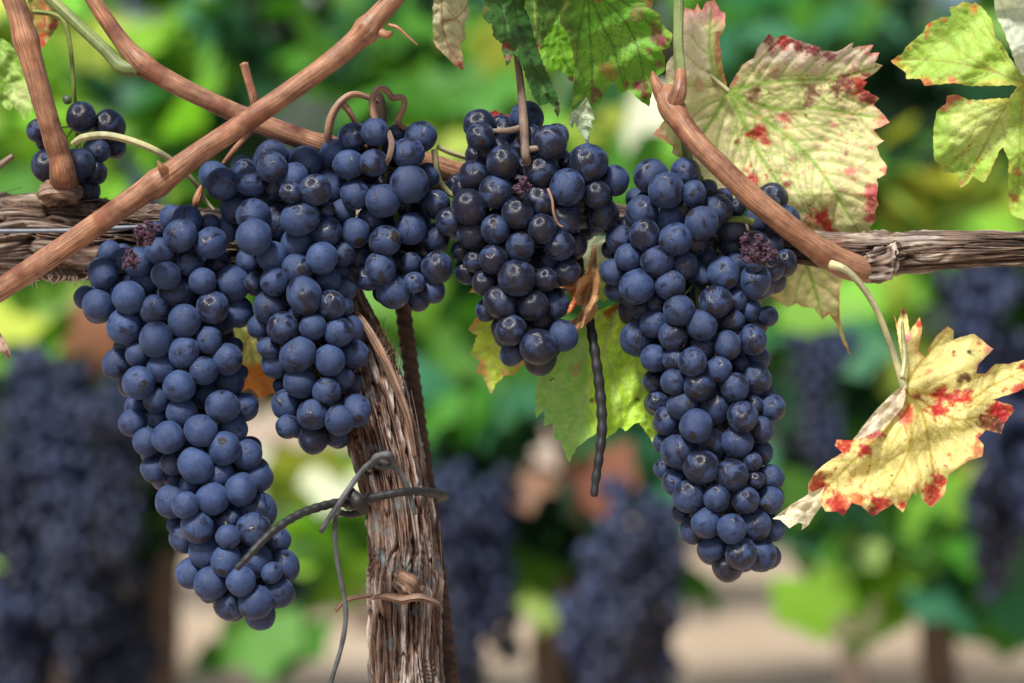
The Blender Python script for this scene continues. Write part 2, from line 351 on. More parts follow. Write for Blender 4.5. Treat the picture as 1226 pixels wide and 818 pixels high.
E3 = (735, 450, 5.108, 'E', [(265,160,62,2),(415,180,85,1),(610,190,100,1),(850,180,55,1),(965,195,78,1),(787,250,97,0),(503,305,98,0),(325,275,80,1),(895,330,78,1),(590,405,92,1),(755,405,88,1),(300,410,55,2),(390,465,102,0),(905,470,65,2),(720,520,75,2),(848,525,55,0),(535,560,108,0),(722,610,100,0),(305,570,55,2),(370,650,75,1),(868,637,55,0),(960,625,75,1),(460,740,97,0),(630,745,83,0),(802,760,83,0),(955,760,78,1)])
E4 = (755, 560, 5.108, 'E', [(465,340,93,0),(618,375,92,0),(760,345,88,1),(380,385,78,1),(865,370,72,2),(305,280,50,3),(498,490,75,1),(675,525,98,0),(790,532,94,1),(595,600,90,1)])
F1 = (0, 90, 5.108, 'F', [(495,258,88,0),(665,315,93,1),(700,440,65,2),(590,460,72,1),(235,340,68,1),(270,415,45,2),(285,555,90,1),(475,545,95,0),(585,595,68,1),(535,700,75,1)])

G = []
for ox, oy, f, bn, L in (A1, A2, A3, B1, B2, B3, C1, C2, D1, D2, E1, E2, E3, E4, F1):
    for zx, zy, zr, ly in L:
        G.append([ox + zx/f, oy + zy/f, zr/f*(1.04, 1.11, 1.15, 1.18)[ly], ly, bn])
BY0 = dict(A=0., B=-.002, C=.004, D=0., E=.002, F=.03)
gx = np.array([g[0] for g in G]); gy = np.array([g[1] for g in G]); gr = np.array([g[2] for g in G]); gl = np.array([g[3] for g in G]); gb = np.array([g[4] for g in G])
gd = np.zeros(len(G)); prof = {}
for bn in BY0:
    ii = np.where(gb == bn)[0]
    for i in ii:
        near = ii[np.abs(gy[ii] - gy[i]) < 32]
        x0, x1 = (gx[near]-gr[near]).min(), (gx[near]+gr[near]).max()
        c = (x0+x1)/2; hw = max((x1-x0)/2, 20)
        f = math.sqrt(max(0, 1 - min(1, ((gx[i]-c)/hw)**2)))
        gd[i] = BY0[bn]/S - f*min(hw, 70)*.62 + gl[i]*13
        prof[i] = (c, hw)
for it in range(60):                      # settle in depth only so that neighbours touch without merging
    for i in range(len(G)):
        dx = gx - gx[i]; dy = gy - gy[i]; rr = (gr + gr[i])*.86
        q = dx*dx + dy*dy; near = np.where((q < rr*rr) & (np.arange(len(G)) != i))[0]
        for j in near:
            need = math.sqrt(rr[j]**2 - q[j]); dd = gd[j] - gd[i]
            if gl[i] != gl[j]: sgn = 1 if gl[j] > gl[i] else -1
            else: sgn = 1 if dd > 0 or (dd == 0 and j > i) else -1
            gap = need - sgn*dd
            if gap > 0:
                a = .5*gap*sgn*.8
                gd[j] += a; gd[i] -= a
for bn in BY0:                            # keep each bunch centred at its own depth
    ii = np.where(gb == bn)[0]; f0 = gl[ii] == 0
    gd[ii] += (BY0[bn]/S - 38 if bn != 'F' else BY0[bn]/S - 8) - np.median(gd[ii][f0])

def grape_mesh(k, res=(28, 20)):
    nu, nv = res; V = []; F = []
    rs = np.random.RandomState(k)
    e = 1 + rs.uniform(-.03, .07)
    for j in range(nv+1):
        ph = pi*j/nv
        for i in range(nu):
            th = 2*pi*i/nu
            n = Vector((sin(ph)*cos(th), sin(ph)*sin(th), cos(ph)))
            r = 1 + .06*(mnoise.noise(n*1.1 + Vector((k*7.3, 0, 0))))
            if ph < .13: r -= .035*(1-ph/.13)                     # dimple at the scar
            V.append((n.x*r, n.y*r, n.z*r*e))
    for j in range(nv):
        for i in range(nu):
            a = j*nu+i; b = j*nu+(i+1) % nu
            F.append((a, a+nu, b+nu, b))
    me = bpy.data.meshes.new('grape'); me.from_pydata(V, [], F); me.materials.append(M['grape'])
    me.polygons.foreach_set('use_smooth', [True]*len(me.polygons)); me.update()
    return me
GM = [grape_mesh(k) for k in range(6)]
RUB = dict(A=(.22, .60), B=(.34, .58), C=(.50, .52), D=(.86, .50), E=(.50, .54), F=(.85, .34))

def put_grape(parent, org, p, r, bn, rs):
    o = bpy.data.objects.new('grape', rs.choice(GM)); COL.objects.link(o)
    o.parent = parent; o.location = Vector(p) - org
    # the scar looks outwards and down, roughly, with a wide spread
    d = Vector((rs.gauss(0, .7), -.55 + rs.gauss(0, .5), -.5 + rs.gauss(0, .6))).normalized()
    o.rotation_mode = 'QUATERNION'; o.rotation_quaternion = d.to_track_quat('Z', 'Y') @ Vector((0, 0, 1)).rotation_difference(Vector((0, 0, 1)))
    s = r; o.scale = (s*rs.uniform(.95, 1.03), s*rs.uniform(.97, 1.04), s*rs.uniform(.97, 1.08))
    rb, tn = RUB[bn]
    o.color = (min(1, max(0, rb + rs.gauss(0, .22))), min(1, max(0, tn + rs.gauss(0, .13))), 0, 1)
    return o

BL = dict(
    A=('largest long bunch of dusty blue grapes hanging lowest at the left with a curved tip', (195, 300)),
    B=('long bunch of dusty blue grapes hanging directly left of the vine trunk', (330, 260)),
    C=('short bunch of dark blue grapes under the curly tendrils above the vine trunk', (455, 175)),
    D=('middle bunch of glossy blue black grapes with rubbed bloom on a thin straight stalk', (628, 190)),
    E=('long narrow bunch of dark blue grapes hanging from the right arm behind a slanting cane', (800, 215)),
    F=('small loose cluster of about ten dark grapes behind the upright cane at left', (92, 140)))
bunch_root = {}
extra_low = None
for bn in 'ABCDEF':
    rs = random.Random(ord(bn)); ii = np.where(gb == bn)[0]
    lab, (ax, ay) = BL[bn]
    org = W(ax, ay, BY0[bn]+.01)
    root = tag(empty('grape_bunch', org), lab, 'grape bunch', 'ripe grape bunches hanging on the near vine'); bunch_root[bn] = root
    cen = []
    for i in ii:
        d = gd[i]*S; p = W(gx[i], gy[i], d); r = gr[i]*S*(D+d)/D
        cen.append((p, r)); put_grape(root, org, p, r, bn, rs)
    # grapes at the back of the bunch, seen only through gaps
    if bn != 'F':
        P = [(gx[i], gy[i], gd[i], gr[i]) for i in ii]; n0 = len(P); back = []
        for _ in range(9000):
            i = rs.choice(list(ii)); x = gx[i] + rs.uniform(-16, 16); y = gy[i] + rs.uniform(-16, 16); r = rs.uniform(13, 18)
            c, hw = prof[i]; u = (x-c)/max(hw, 1)
            if abs(u) > .82: continue
            dmax = BY0[bn]/S + math.sqrt(max(0, 1-u*u))*min(hw, 75)*.85
            dep = rs.uniform(BY0[bn]/S - 25, dmax)
            ok = True
            for (a, b, c2, rr) in P:
                q = (a-x)**2 + (b-y)**2
                if q < (r+rr)**2:
                    if q + (c2-dep)**2 < ((r+rr)*.93)**2: ok = False; break
                    if c2 > dep + 2 and len(P) and (a, b, c2, rr) in P[:n0]: ok = False; break
            if not ok: continue
            if min(math.hypot(gx[k]-x, gy[k]-y) + r - gr[k]*1.0 for k in ii) > 6: continue
            P.append((x, y, dep, r)); back.append((x, y, dep, r))
            if len(back) >= 75: break
        for _ in range(5000):                    # close the gaps with grapes set further in
            i = rs.choice(list(ii)); c, hw = prof[i]; x = c + rs.uniform(-1, 1)*(hw-24); y = gy[i] + rs.uniform(-14, 14)
            if any((a-x)**2 + (b-y)**2 < (rr*.92)**2 for (a, b, c2, rr) in P): continue
            near = [k for k in ii if abs(gy[k]-y) < 24]
            if not near or x < min(gx[k]-gr[k] for k in near)+22 or x > max(gx[k]+gr[k] for k in near)-22: continue
            if len({int((math.atan2(gy[k]-y, gx[k]-x)+pi)/(2*pi)*5.999) for k in ii if math.hypot(gx[k]-x, gy[k]-y) < 52}) < 5 or y > max(gy[ii])-4 or y < min(gy[ii])+12: continue
            r = rs.uniform(15, 19); dep = BY0[bn]/S
            while dep < BY0[bn]/S + 110:
                if all((a-x)**2+(b-y)**2+(c2-dep)**2 >= ((r+rr)*.86)**2 for (a, b, c2, rr) in P) and all(c2 < dep-8 for (a, b, c2, rr) in P[:n0] if (a-x)**2+(b-y)**2 < (r+rr)**2*.8): break
                dep += 5
            P.append((x, y, dep, r)); back.insert(0, (x, y, dep, r))
        room = max(0, 98 - n0); Vx = []; Fx = []; nb = 0
        for q, (x, y, dep, r) in enumerate(back):
            d = dep*S; p = W(x, y, d); r = r*S*(D+d)/D
            if q < room: put_grape(root, org, p, r, bn, rs)
            else:
                me = GM[q % 6]; co = np.empty(len(me.vertices)*3); me.vertices.foreach_get('co', co)
                Vx.append(co.reshape(-1, 3)*r + np.array(p - org)); Fx += [tuple(v + nb for v in f.vertices) for f in me.polygons]; nb += len(me.vertices)
        if Vx:
            o = new_mesh('rear_grapes', np.vstack(Vx), Fx, plain('rear_grape_skin', (.040, .058, .13), .5, (.010, .012, .028), 90) if 'rg' not in M else M['rg'], True, root)
            M['rg'] = o.data.materials[0]; tag(o, kind='stuff')
    # stalk and pedicels
    tb = Tubes(); ys = sorted(ii, key=lambda k: gy[k]); top = gy[ys[0]]; bot = gy[ys[-1]]
    if bn != 'F':
        sp = [(ax, ay - 8, BY0[bn]*1000/1000, 4.5)]
        for t in np.linspace(.12, .95, 7):
            yy = ay + (bot-ay)*t; near = [k for k in ii if abs(gy[k]-yy) < 30]
            if near: sp.append((float(np.mean([gx[k] for k in near])), yy, BY0[bn], 4.2*(1-t)+1.5))
        tb.add(sp, 40, 8)
        for k in ii:
            yy = gy[k] - 22; q = min(sp, key=lambda s_: abs(s_[1]-yy))
            if rs.random() < .6 and abs(q[0]-gx[k]) < 34 and abs(q[1]-yy) < 30:
                tb.add([(q[0], q[1], q[2], 1.9), ((q[0]+gx[k])/2, (q[1]+gy[k])/2-5, (q[2]+gd[k]*S)/2, 1.2), (gx[k], gy[k]-gr[k]*.6, gd[k]*S, 1.7)], 8, 6)
    else:
        tb.add([(40,14,.03,3.4),(62,17,.03,3.4),(76,26,.03,3.6),(84,55,.03,2.8),(88,100,.03,2.6),(90,128,.035,2.4),(92,160,.045,2.2),(90,205,.045,1.8)], 50, 8)
        for (a, b) in ((122,150),(50,160),(58,195),(118,180),(105,225),(100,200)):
            tb.add([(91,150,.042,1.6),((a+91)/2,(b+145)/2,.042,1.2),(a,b-12,.04,1.6)], 8, 6)
    so = tb.build('stalk', M['stalk'], None)
    so.parent = root; so.location = -org
    if bn == 'F':
        um = GM[0].copy(); um.materials.clear(); um.materials.append(M['raisin_green'])
        o = bpy.data.objects.new('unripe_grape', um); COL.objects.link(o); o.parent = root; o.location = W(80.5, 119.5, .03)-org; o.scale = (6*S,)*3
        tag(o, 'tiny green unripe grape')

def shrivel(bn, px, py, dep, rad, n, seed):
    """cluster of dried berries and bract-like shreds"""
    rs = random.Random(seed); root = bunch_root[bn]; Vs = []; Fs = []; nb = 0
    for k in range(n):
        c = W(px + rs.gauss(0, rad*.5), py + rs.gauss(0, rad*.5), dep + rs.gauss(0, .0025)); r = rs.choice([rs.uniform(1.2, 2.6), rs.uniform(2.5, 5.6)])*S
        nu, nv = 10, 8
        for j in range(nv+1):
            for i in range(nu):
                ph = pi*j/nv; th = 2*pi*i/nu; v = Vector((sin(ph)*cos(th), sin(ph)*sin(th), cos(ph)))
                rr = r*(1 + 1.1*mnoise.noise(v*2.3 + Vector((k*3.1, seed, 0))))
                Vs.append(c + v*rr)
        for j in range(nv):
            for i in range(nu):
                a = nb+j*nu+i; b = nb+j*nu+(i+1) % nu; Fs.append((a, a+nu, b+nu, b))
        nb += nu*(nv+1)
    for k in range(n):
        a = W(px + rs.gauss(0, rad*.4), py + rs.gauss(0, rad*.4), dep); b = a + Vector((rs.gauss(0, 1), -.5, rs.gauss(0, 1)))*rs.uniform(2, 6)*S
        c = a + Vector((rs.gauss(0, 1), 0, rs.gauss(0, 1)))*1.3*S; Vs += [a, b, c, (a+b)/2 + Vector((0, -.0006, .0004))]; Fs += [(nb, nb+2, nb+3), (nb+2, nb+1, nb+3), (nb+1, nb, nb+3)]; nb += 4
    o = new_mesh('dried_berries', Vs, Fs, M['dry_berry'], False, None); o.parent = root; o.location = -root.location
    tag(o, 'shrivelled purple brown dried berries')
shrivel('A', 174, 283, -.036, 12, 34, 3); shrivel('A', 153, 312, -.040, 9, 22, 4)
shrivel('E', 903, 301, -.034, 15, 52, 5); shrivel('E', 921, 306, -.030, 9, 16, 8)
shrivel('D', 624, 224, -.026, 8, 16, 6); shrivel('D', 660, 455, .02, 2, 1, 9)

# ------------------------------------------------------------------ near vine: trunk, arms, canes
def bark_disp(amp, fine=900., seed=1, along=14.):
    """long wandering fibres with deep cracks between them, on a lumpy limb"""
    def f(L, T, R):
        lump = fbm(L*22, np.cos(T)*1.3+5, np.sin(T)*1.3+5, seed+20, 3) - .5
        tw = T + .9*(fbm(L*18, np.cos(T)*.8+3, np.sin(T)*.8+3, seed+31, 2)-.5)
        x = np.cos(tw)*R*fine; z = np.sin(tw)*R*fine
        n = fbm(L*along, x, z, seed, 3); r = 1 - np.abs(2*n - 1)*1.6
        n2 = vnoise(L*along*1.6, x*2.6, z*2.6, seed+9); r2 = 1 - np.abs(2*n2-1)
        flake = vnoise(L*along*3+.3*np.sin(T*3), x*.55, z*.55, seed+40)
        step = np.clip((flake-.55)*9, 0, 1) - 1.3*np.exp(-((vnoise(L*along*2.2+.5, x*.35, z*.35, seed+55)-.5)/.035)**2)
        return R*(amp*(np.clip(r, -.6, 1)-.45) + amp*.45*(r2-.5) + amp*.5*(step-.4) + amp*1.2*lump)
    return f

VINE = empty('grapevine', W(485, 1100, .03))
tag(VINE, 'old grapevine with shaggy peeling trunk and woody arms carrying the near grape bunches', 'grapevine')
def vpart(o, label=None):
    o.parent = VINE; o.location = -VINE.location
    if label: o['label'] = label
    return o

def strips(tb, path, n, seed, lift=(1.02, 1.18), ln=(.015, .06), wid=(.5, 1.3), span=None, thr=(-1.7, 1.7)):
    """loose bark fibres that follow a limb"""
    tb.mark = len(tb.f) if tb.mark is None else tb.mark
    rs = random.Random(seed); P = catmull(path, 400)
    k = S*(D+P[:, 2])/D; C = np.stack([(P[:, 0]-613)*k, P[:, 2], CZ+(409-P[:, 1])*k], 1); R = P[:, 3]*S
    L = np.concatenate([[0], np.cumsum(np.linalg.norm(np.diff(C, axis=0), axis=1))]); T = np.gradient(C, axis=0); T /= np.linalg.norm(T, axis=1)[:, None]
    for q in range(n):
        l0 = rs.uniform(*(span or (0, L[-1]))); l = rs.uniform(*ln); a = rs.uniform(*thr); drift = rs.gauss(0, .12)
        pts = []; hi = rs.uniform(*lift); curl = rs.uniform(0, .22)*(rs.random() < .4); w_ = rs.uniform(*wid)
        for t in np.linspace(0, 1, 6):
            ll = min(l0 + l*t, L[-1]); i = min(int(np.searchsorted(L, ll)), 399)
            Nn = np.array([0, -1., 0]); Nn = Nn - T[i]*Nn.dot(T[i]); Nn /= np.linalg.norm(Nn); B = np.cross(T[i], Nn)
            aa = a + drift*t + .03*rs.gauss(0, 1); rad = R[i]*(hi + curl*t*t)
            c = C[i] + rad*(cos(aa)*Nn + sin(aa)*B)
            pts.append((*c, w_*S*(1-.5*abs(2*t-1))))
        tb.add(pts, 12, 5, cap=False, world=True)

trunkP = [(488,1100,.03,46),(487,900,.03,42),(487,818,.028,41),(485,740,.025,40),(484,690,.024,41),(478,620,.02,38),(462,540,.02,41),(446,470,.022,38),(430,410,.028,30),(414,365,.036,24),(398,325,.045,24),(380,300,.058,26)]
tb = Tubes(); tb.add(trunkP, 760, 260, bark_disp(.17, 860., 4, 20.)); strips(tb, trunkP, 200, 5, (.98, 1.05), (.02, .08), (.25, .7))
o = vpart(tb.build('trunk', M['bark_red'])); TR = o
# flaring torn ridge and fibres at the trunk's shoulder
tb = Tubes(); rs = random.Random(31)
for q in range(34):
    x = rs.uniform(452, 476); y = 402 + (x-452)*1.2 + rs.uniform(-4, 12)
    tb.add([(x, y+14, .02, 1.1), (x+rs.uniform(-3, 3), y, .016, .8), (x+rs.uniform(-7, 9), y-rs.uniform(8, 24), .012, .3)], 8, 5, cap=False)
tb.add([(418,366,.012,4),(436,388,.004,4.5),(455,420,.000,5),(472,458,.0,4.5),(488,500,.0,4),(497,548,.003,3)], 60, 10, bark_disp(.35, 900, 7))
vpart(tb.build('bark_shreds', M['bark']))
# knot in the trunk
tb = Tubes(); tb.add([(476,690,.008,6),(482,696,.003,11),(488,700,.002,13),(494,706,.005,10),(500,712,.010,5)], 50, 50, bark_disp(.55, 600, 12, 90))
tb.add([(446,716,.006,2.5),(462,713,-.003,3.6),(482,717,-.006,4.2),(504,715,-.006,3.8),(526,724,.004,2.5)], 60, 14, bark_disp(.5, 900, 15, 40))
vpart(tb.build('knot', M['bark']))

armL = [(-140,292,.045,46),(-40,288,.045,47),(40,282,.045,48),(110,288,.045,45),(190,283,.048,37),(260,285,.052,33),(330,290,.056,30),(385,302,.056,26)]
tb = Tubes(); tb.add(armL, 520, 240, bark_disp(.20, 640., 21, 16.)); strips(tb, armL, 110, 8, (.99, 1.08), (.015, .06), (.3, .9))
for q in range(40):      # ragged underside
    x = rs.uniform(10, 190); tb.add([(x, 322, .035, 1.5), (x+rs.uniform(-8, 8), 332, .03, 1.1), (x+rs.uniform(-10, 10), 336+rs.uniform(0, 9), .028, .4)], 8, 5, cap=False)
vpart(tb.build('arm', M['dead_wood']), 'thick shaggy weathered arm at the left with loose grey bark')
armR = [(388,305,.058,22),(430,270,.06,18),(480,235,.06,16),(540,212,.055,16),(600,222,.055,17),(680,248,.052,19),(760,268,.045,18),(850,281,.036,18),(930,292,.03,20),(1000,300,.026,21),(1050,303,.024,24),(1085,302,.024,22),(1150,299,.024,21),(1226,298,.024,19),(1340,296,.024,19)]
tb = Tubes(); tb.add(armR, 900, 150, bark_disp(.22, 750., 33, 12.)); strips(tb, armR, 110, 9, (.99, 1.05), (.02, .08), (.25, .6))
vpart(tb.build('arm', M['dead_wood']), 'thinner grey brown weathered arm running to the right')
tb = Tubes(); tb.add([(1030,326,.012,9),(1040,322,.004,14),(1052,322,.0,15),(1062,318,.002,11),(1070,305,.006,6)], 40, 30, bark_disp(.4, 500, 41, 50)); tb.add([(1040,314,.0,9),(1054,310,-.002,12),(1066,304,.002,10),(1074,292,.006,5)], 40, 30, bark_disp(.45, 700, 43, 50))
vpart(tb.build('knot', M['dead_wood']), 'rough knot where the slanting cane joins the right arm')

def node_disp(nodes, amp=.28, wid=.0045, seed=0):
    def f(L, T, R):
        b = 0
        for (l0, a) in nodes: b = b + a*np.exp(-((L-l0)/wid)**2)
        return R*(b*amp + .05*(fbm(L*60, np.cos(T)*2+7, np.sin(T)*2+7, seed, 3)-.5))
    return f
def plen(P):
    Q = catmull(P, 200); k = S; return np.concatenate([[0], np.cumsum(np.linalg.norm(np.diff(Q[:, :2]*k, axis=0), axis=1))]), Q
def at_px(P, x, y):
    L, Q = plen(P); return float(L[np.argmin((Q[:, 0]-x)**2+(Q[:, 1]-y)**2)])
def cane(P, nodes=(), m='cane', n=160, seg=28, seed=0, name='cane', label=None, amp=.3, parent=True, extra=None):
    nd = [(at_px(P, x, y), a) for (x, y, a) in nodes]
    tb = Tubes(); tb.add(P, n, seg, node_disp(nd, amp, seed=seed))
    for E in (extra or []): tb.add(E, 60, 20, node_disp([], seed=seed+3))
    o = tb.build(name, M[m])
    if parent: vpart(o, label)
    else: recentre(o)
    return o

tb = Tubes(); tb.add([(52,236,.030,9),(64,231,.026,12),(80,230,.024,13),(94,236,.028,9)], 50, 30, bark_disp(.5, 700, 61, 50))
vpart(tb.build('knot', M['bark']))
# the cane that crosses in front at the left
c1 = [(520,-70,-.03,11.5),(478,-10,-.03,11.5),(452,20,-.03,12.5),(430,45,-.03,13),(380,86,-.03,12),(300,142,-.028,12.5),(240,182,-.026,13),(196,214,-.024,15),(160,238,-.022,14),(90,287,-.018,13.5),(20,334,-.014,13.5),(-60,385,-.01,13)]
o = cane(c1, ((442,34,1),(196,214,.5)), 'cane', 240, 36, 1, 'vine_cane', parent=False,
         extra=[[(198,206,-.028,7),(193,200,-.033,4.5),(189,193,-.035,1.2)], [(468,40,-.03,3),(462,42,-.034,5),(455,38,-.034,5)], [(466,30,-.032,2.2),(476,33,-.034,1.8),(488,44,-.034,1.5),(500,54,-.034,1)]])
tag(o, 'bare reddish brown cane crossing diagonally in front at the left, from lower left to top', 'cane')
cane([(-10,-40,.0,12),(16,0,.0,13),(30,45,.0,14),(44,95,.002,13.5),(58,145,.006,13),(70,182,.012,13.5),(75,205,.016,16),(78,232,.035,19)], ((30,48,.6),(70,170,.35)), 'cane', 120, 32, 2, 'cane', 'short upright cane at the far left')
cane([(85,-45,.0,8),(112,0,.0,9.5),(140,42,.0,10),(165,72,.0,12),(190,90,.0,12.5),(240,116,.0,11.5),(300,143,.002,12),(350,162,.004,12.5),(395,176,.01,13),(450,185,.03,12),(505,193,.045,12),(550,208,.052,14)],
     ((168,76,.6),(300,143,.3),(392,175,.3)), 'cane', 200, 32, 3, 'cane', 'long curved cane descending from the top left to the tendrils',
     extra=[[(308,138,.004,6),(304,118,.0,5.5),(298,98,-.002,5),(292,76,-.004,5.5)], [(305,150,.006,7),(296,162,.006,4),(280,180,.006,3.5),(268,196,.008,3)]])
cane([(20,-40,.006,6.5),(62,0,.006,7),(100,36,.004,7),(128,62,.002,7.5),(146,80,.0,9),(166,83,.0,10)], (), 'green_shoot', 90, 24, 4, 'shoot', 'greenish side shoot joining the curved cane at top left')
cane([(797,106,-.006,9),(799,114,-.008,13),(801,121,-.010,14.5),(806,132,-.012,14),(830,166,-.018,13),(868,205,-.022,13),(905,240,-.022,13.5),(945,272,-.018,14),(985,302,-.010,15),(1015,318,-.004,17),(1045,326,.004,14)],
     ((808,136,.45),(1000,312,.3)), 'cane', 180, 34, 5, 'cane', 'thick reddish cane slanting down to the right arm', extra=[[(814.5,84,-.014,6.9),(814.5,98,-.015,7.6),(812,112,-.016,10),(806,124,-.014,10),(800,134,-.010,6)],[(781,85,-.006,.8),(783,94,-.007,5),(787,104,-.008,7.5),(793,116,-.008,9),(799,126,-.008,9)]])
cane([(816,-50,-.008,6.2),(813,0,-.008,6.2),(812,50,-.012,6.2),(814,80,-.014,6.4),(814,96,-.014,6.4)], (), 'green_shoot', 90, 24, 6, 'shoot', 'olive green upright shoot rising from the slanting cane')
cane([(814,128,.004,6),(820,165,.008,6),(824,192,.01,6),(826,230,.02,5)], (), 'green_shoot', 50, 20, 7, 'shoot')
cane([(612,30,-.012,3.6),(620,75,-.014,4.2),(625,120,-.016,4.8),(628,165,-.02,5.2),(630,190,-.022,5.2),(640,206,.0,4)], ((627,150,.3),), 'cane_pale', 90, 22, 8, 'shoot', 'thin straight brown shoot above the middle bunch',
     extra=[[(626,152,-.016,4),(612,156,-.012,4),(594,157,-.008,3),(580,156,-.008,2.4)], [(629,180,-.02,5),(640,178,-.022,3.5),(650,176,-.022,2.5)]])
cane([(456,190,.02,9),(455,150,.018,8),(454,125,.018,8),(453,112,.018,5)], (), 'dead_wood', 40, 24, 9, 'stub', 'dark dead stub under the curled tendril')
cane([(-20,214,.03,4),(0,198,.03,4.5),(15,187,.03,3.5)], (), 'cane_pale', 20, 16, 10, 'twig')
# tendrils and thin stems
def tend(P, m='tendril', name='tendril', label=None, n=90):
    tb = Tubes(); tb.add(P, n, 12, node_disp([], seed=5)); return vpart(tb.build(name, M[m]), label)
tend([(394,176,.0,4.5),(393,160,-.004,5),(397,140,-.006,5),(408,122,-.006,4.5),(424,113,-.004,4),(444,118,-.0,3.4),(452,122,.004,3)], label='curled brown tendril above the trunk')
tend([(410,124,-.004,4.5),(418,134,-.002,4),(430,155,.004,3)])
tend([(456,158,-.012,4),(448,140,-.014,4.2),(446,120,-.014,4.2),(452,107,-.012,4),(462,108,-.008,4),(470,117,-.006,4),(482,117,-.006,3.6),(484,128,-.006,3.6),(477,145,-.004,3.6),(486,155,.0,3.2),(500,165,.004,2.6)], label='pale tendril looping over the dark stub')
tend([(465,158,-.014,3.4),(469,172,-.018,3.8),(466,188,-.018,3.6),(460,200,-.012,3)], 'cane_pale', 'stem')
tend([(858,268,.006,3),(872,263,-.002,3.6),(888,263,-.004,4),(902,266,-.004,4)], 'stalk', 'stem')
tend([(524,176,.0,3),(540,183,.004,3.2),(562,190,.01,3)], 'petiole', 'stem')
tend([(520,180,-.002,4),(522,196,.0,3.8),(526,215,.004,3.6),(534,228,.008,4),(544,235,.01,3)], 'petiole', 'stem')
tend([(88,172,.004,4),(100,165,-.002,4.6),(125,162,-.006,4.6),(155,168,-.006,4.5),(185,180,-.004,4.3),(210,196,.004,3.8),(232,218,.012,3),(246,240,.02,2.4),(256,252,.022,2)], 'petiole', 'stem', 'pale arching stem behind the crossing cane')
tend([(242,222,.006,2),(238,232,.004,4.5),(235,242,.004,5),(232,252,.008,2)], 'cane', 'bract')
tend([(656,226,-.036,1.6),(661,240,-.037,1.5),(663,256,-.037,1.5),(668,268,-.036,1.3),(674,272,-.036,1)], 'tendril', 'tendril')
tend([(695,258,.01,2.5),(720,262,.01,2.5)], 'stalk', 'stem')

# ------------------------------------------------------------------ wire, stake, ties
tb = Tubes(); tb.add([(-1400,280,.016,2.8),(-40,277,.016,2.8),(110,274,.016,2.8),(200,271,.022,2.6),(300,271,.046,2.4),(520,284,.078,2.4),(720,290,.078,2.4),(900,294,.078,2.4),(1226,290,.078,2.4),(2600,284,.078,2.4)], 160, 10)
tag(recentre(tb.build('trellis_wire', M['wire'])), 'thin grey galvanised wire stretched along the old arm', 'wire')
def rebar(L, T, R): return R*.13*(np.sin(L*2*pi/.0058 + T*2) > .35)
tb = Tubes(); tb.add([(482,320,.055,9),(484,380,.055,9.5),(500,500,.055,9.5),(520,650,.055,9.5),(541,818,.055,9.5),(580,1150,.055,9.5),(610,1420,.055,9.5),(650,2700,.055,9.5)], 1400, 20, rebar)
tag(recentre(tb.build('metal_stake', M['rust'])), 'rusty ribbed steel rod standing just behind the vine trunk', 'stake')
def ringed(per, a=.14):
    return lambda L, T, R: R*a*np.sin(L*2*pi/per) + R*.15*(fbm(L*90, np.cos(T)*2+3, np.sin(T)*2+3, 8, 2)-.5)
tb = Tubes()
tb.add([(283,681,-.062,3.6),(296,668,-.062,4.2),(312,650,-.06,4.6),(332,632,-.054,5),(360,615,-.045,5.2),(395,604,-.036,5.4),(425,600,-.028,5.6),(455,594,-.026,5.2),(485,589,-.022,5),(510,589,-.008,5.2),(524,592,.012,5.6)], 220, 16, ringed(.005, .07))
tb.add([(524,592,.012,5.4),(533,594,.05,5),(520,597,.075,5),(480,600,.07,5),(440,604,.05,5),(420,606,.02,5),(416,603,-.01,5),(428,598,-.036,5.2)], 120, 14, ringed(.005, .07))
tb.add([(418,588,-.034,6),(428,600,-.040,8),(434,612,-.034,5),(418,616,-.026,4),(402,612,-.026,3.4)], 50, 16, ringed(.004, .1))
tag(recentre(tb.build('black_tie', M['tie_black'])), 'black ringed tie wrapped round the trunk, its loose end over the largest bunch', 'plant tie')
tb = Tubes(); tb.add([(690,290,.02,5),(696,330,.018,5.4),(704,375,.012,5.6),(712,420,.006,6),(718,465,.004,6.2),(721,510,.002,6),(717,550,.0,5.4),(713,575,.0,5.2),(711,594,.0,4)], 320, 16, ringed(.0078, .10))
tag(recentre(tb.build('black_tie', M['tie_black'])), 'black ringed tie end hanging straight down between the middle and right bunches', 'plant tie')
tb = Tubes()
tb.add([(384,637,-.036,2.8),(395,620,-.04,3.4),(408,600,-.044,3.4),(430,568,-.036,3.3),(448,552,-.026,3.5),(462,556,-.024,3.3),(478,566,-.022,3.2),(490,590,-.020,3.2),(497,616,-.018,2.6)], 120, 12, ringed(.01, .06))
tb.add([(440,560,-.026,3.4),(452,547,-.030,4.5),(466,546,-.030,5),(470,556,-.026,4),(456,560,-.024,3.4),(444,552,-.026,3)], 60, 12, ringed(.006, .1))
tb.add([(420,582,-.034,2.8),(406,606,-.038,3.1),(401,637,-.036,3),(405,678,-.032,3),(414,728,-.03,3),(410,769,-.03,2.8),(396,818,-.03,2.8),(388,850,-.03,2.8)], 120, 12, ringed(.012, .06))
tag(recentre(tb.build('grey_tie', M['tie_grey'])), 'grey weathered tie knotted on the trunk with a long end dangling', 'plant tie')
tb = Tubes(); tb.add([(402,732,.0,2.6),(408,724,.0,3),(420,717,.0,3),(445,713,.008,3)], 30, 10, node_disp([], seed=4)); vpart(tb.build('twig', M['bark']))

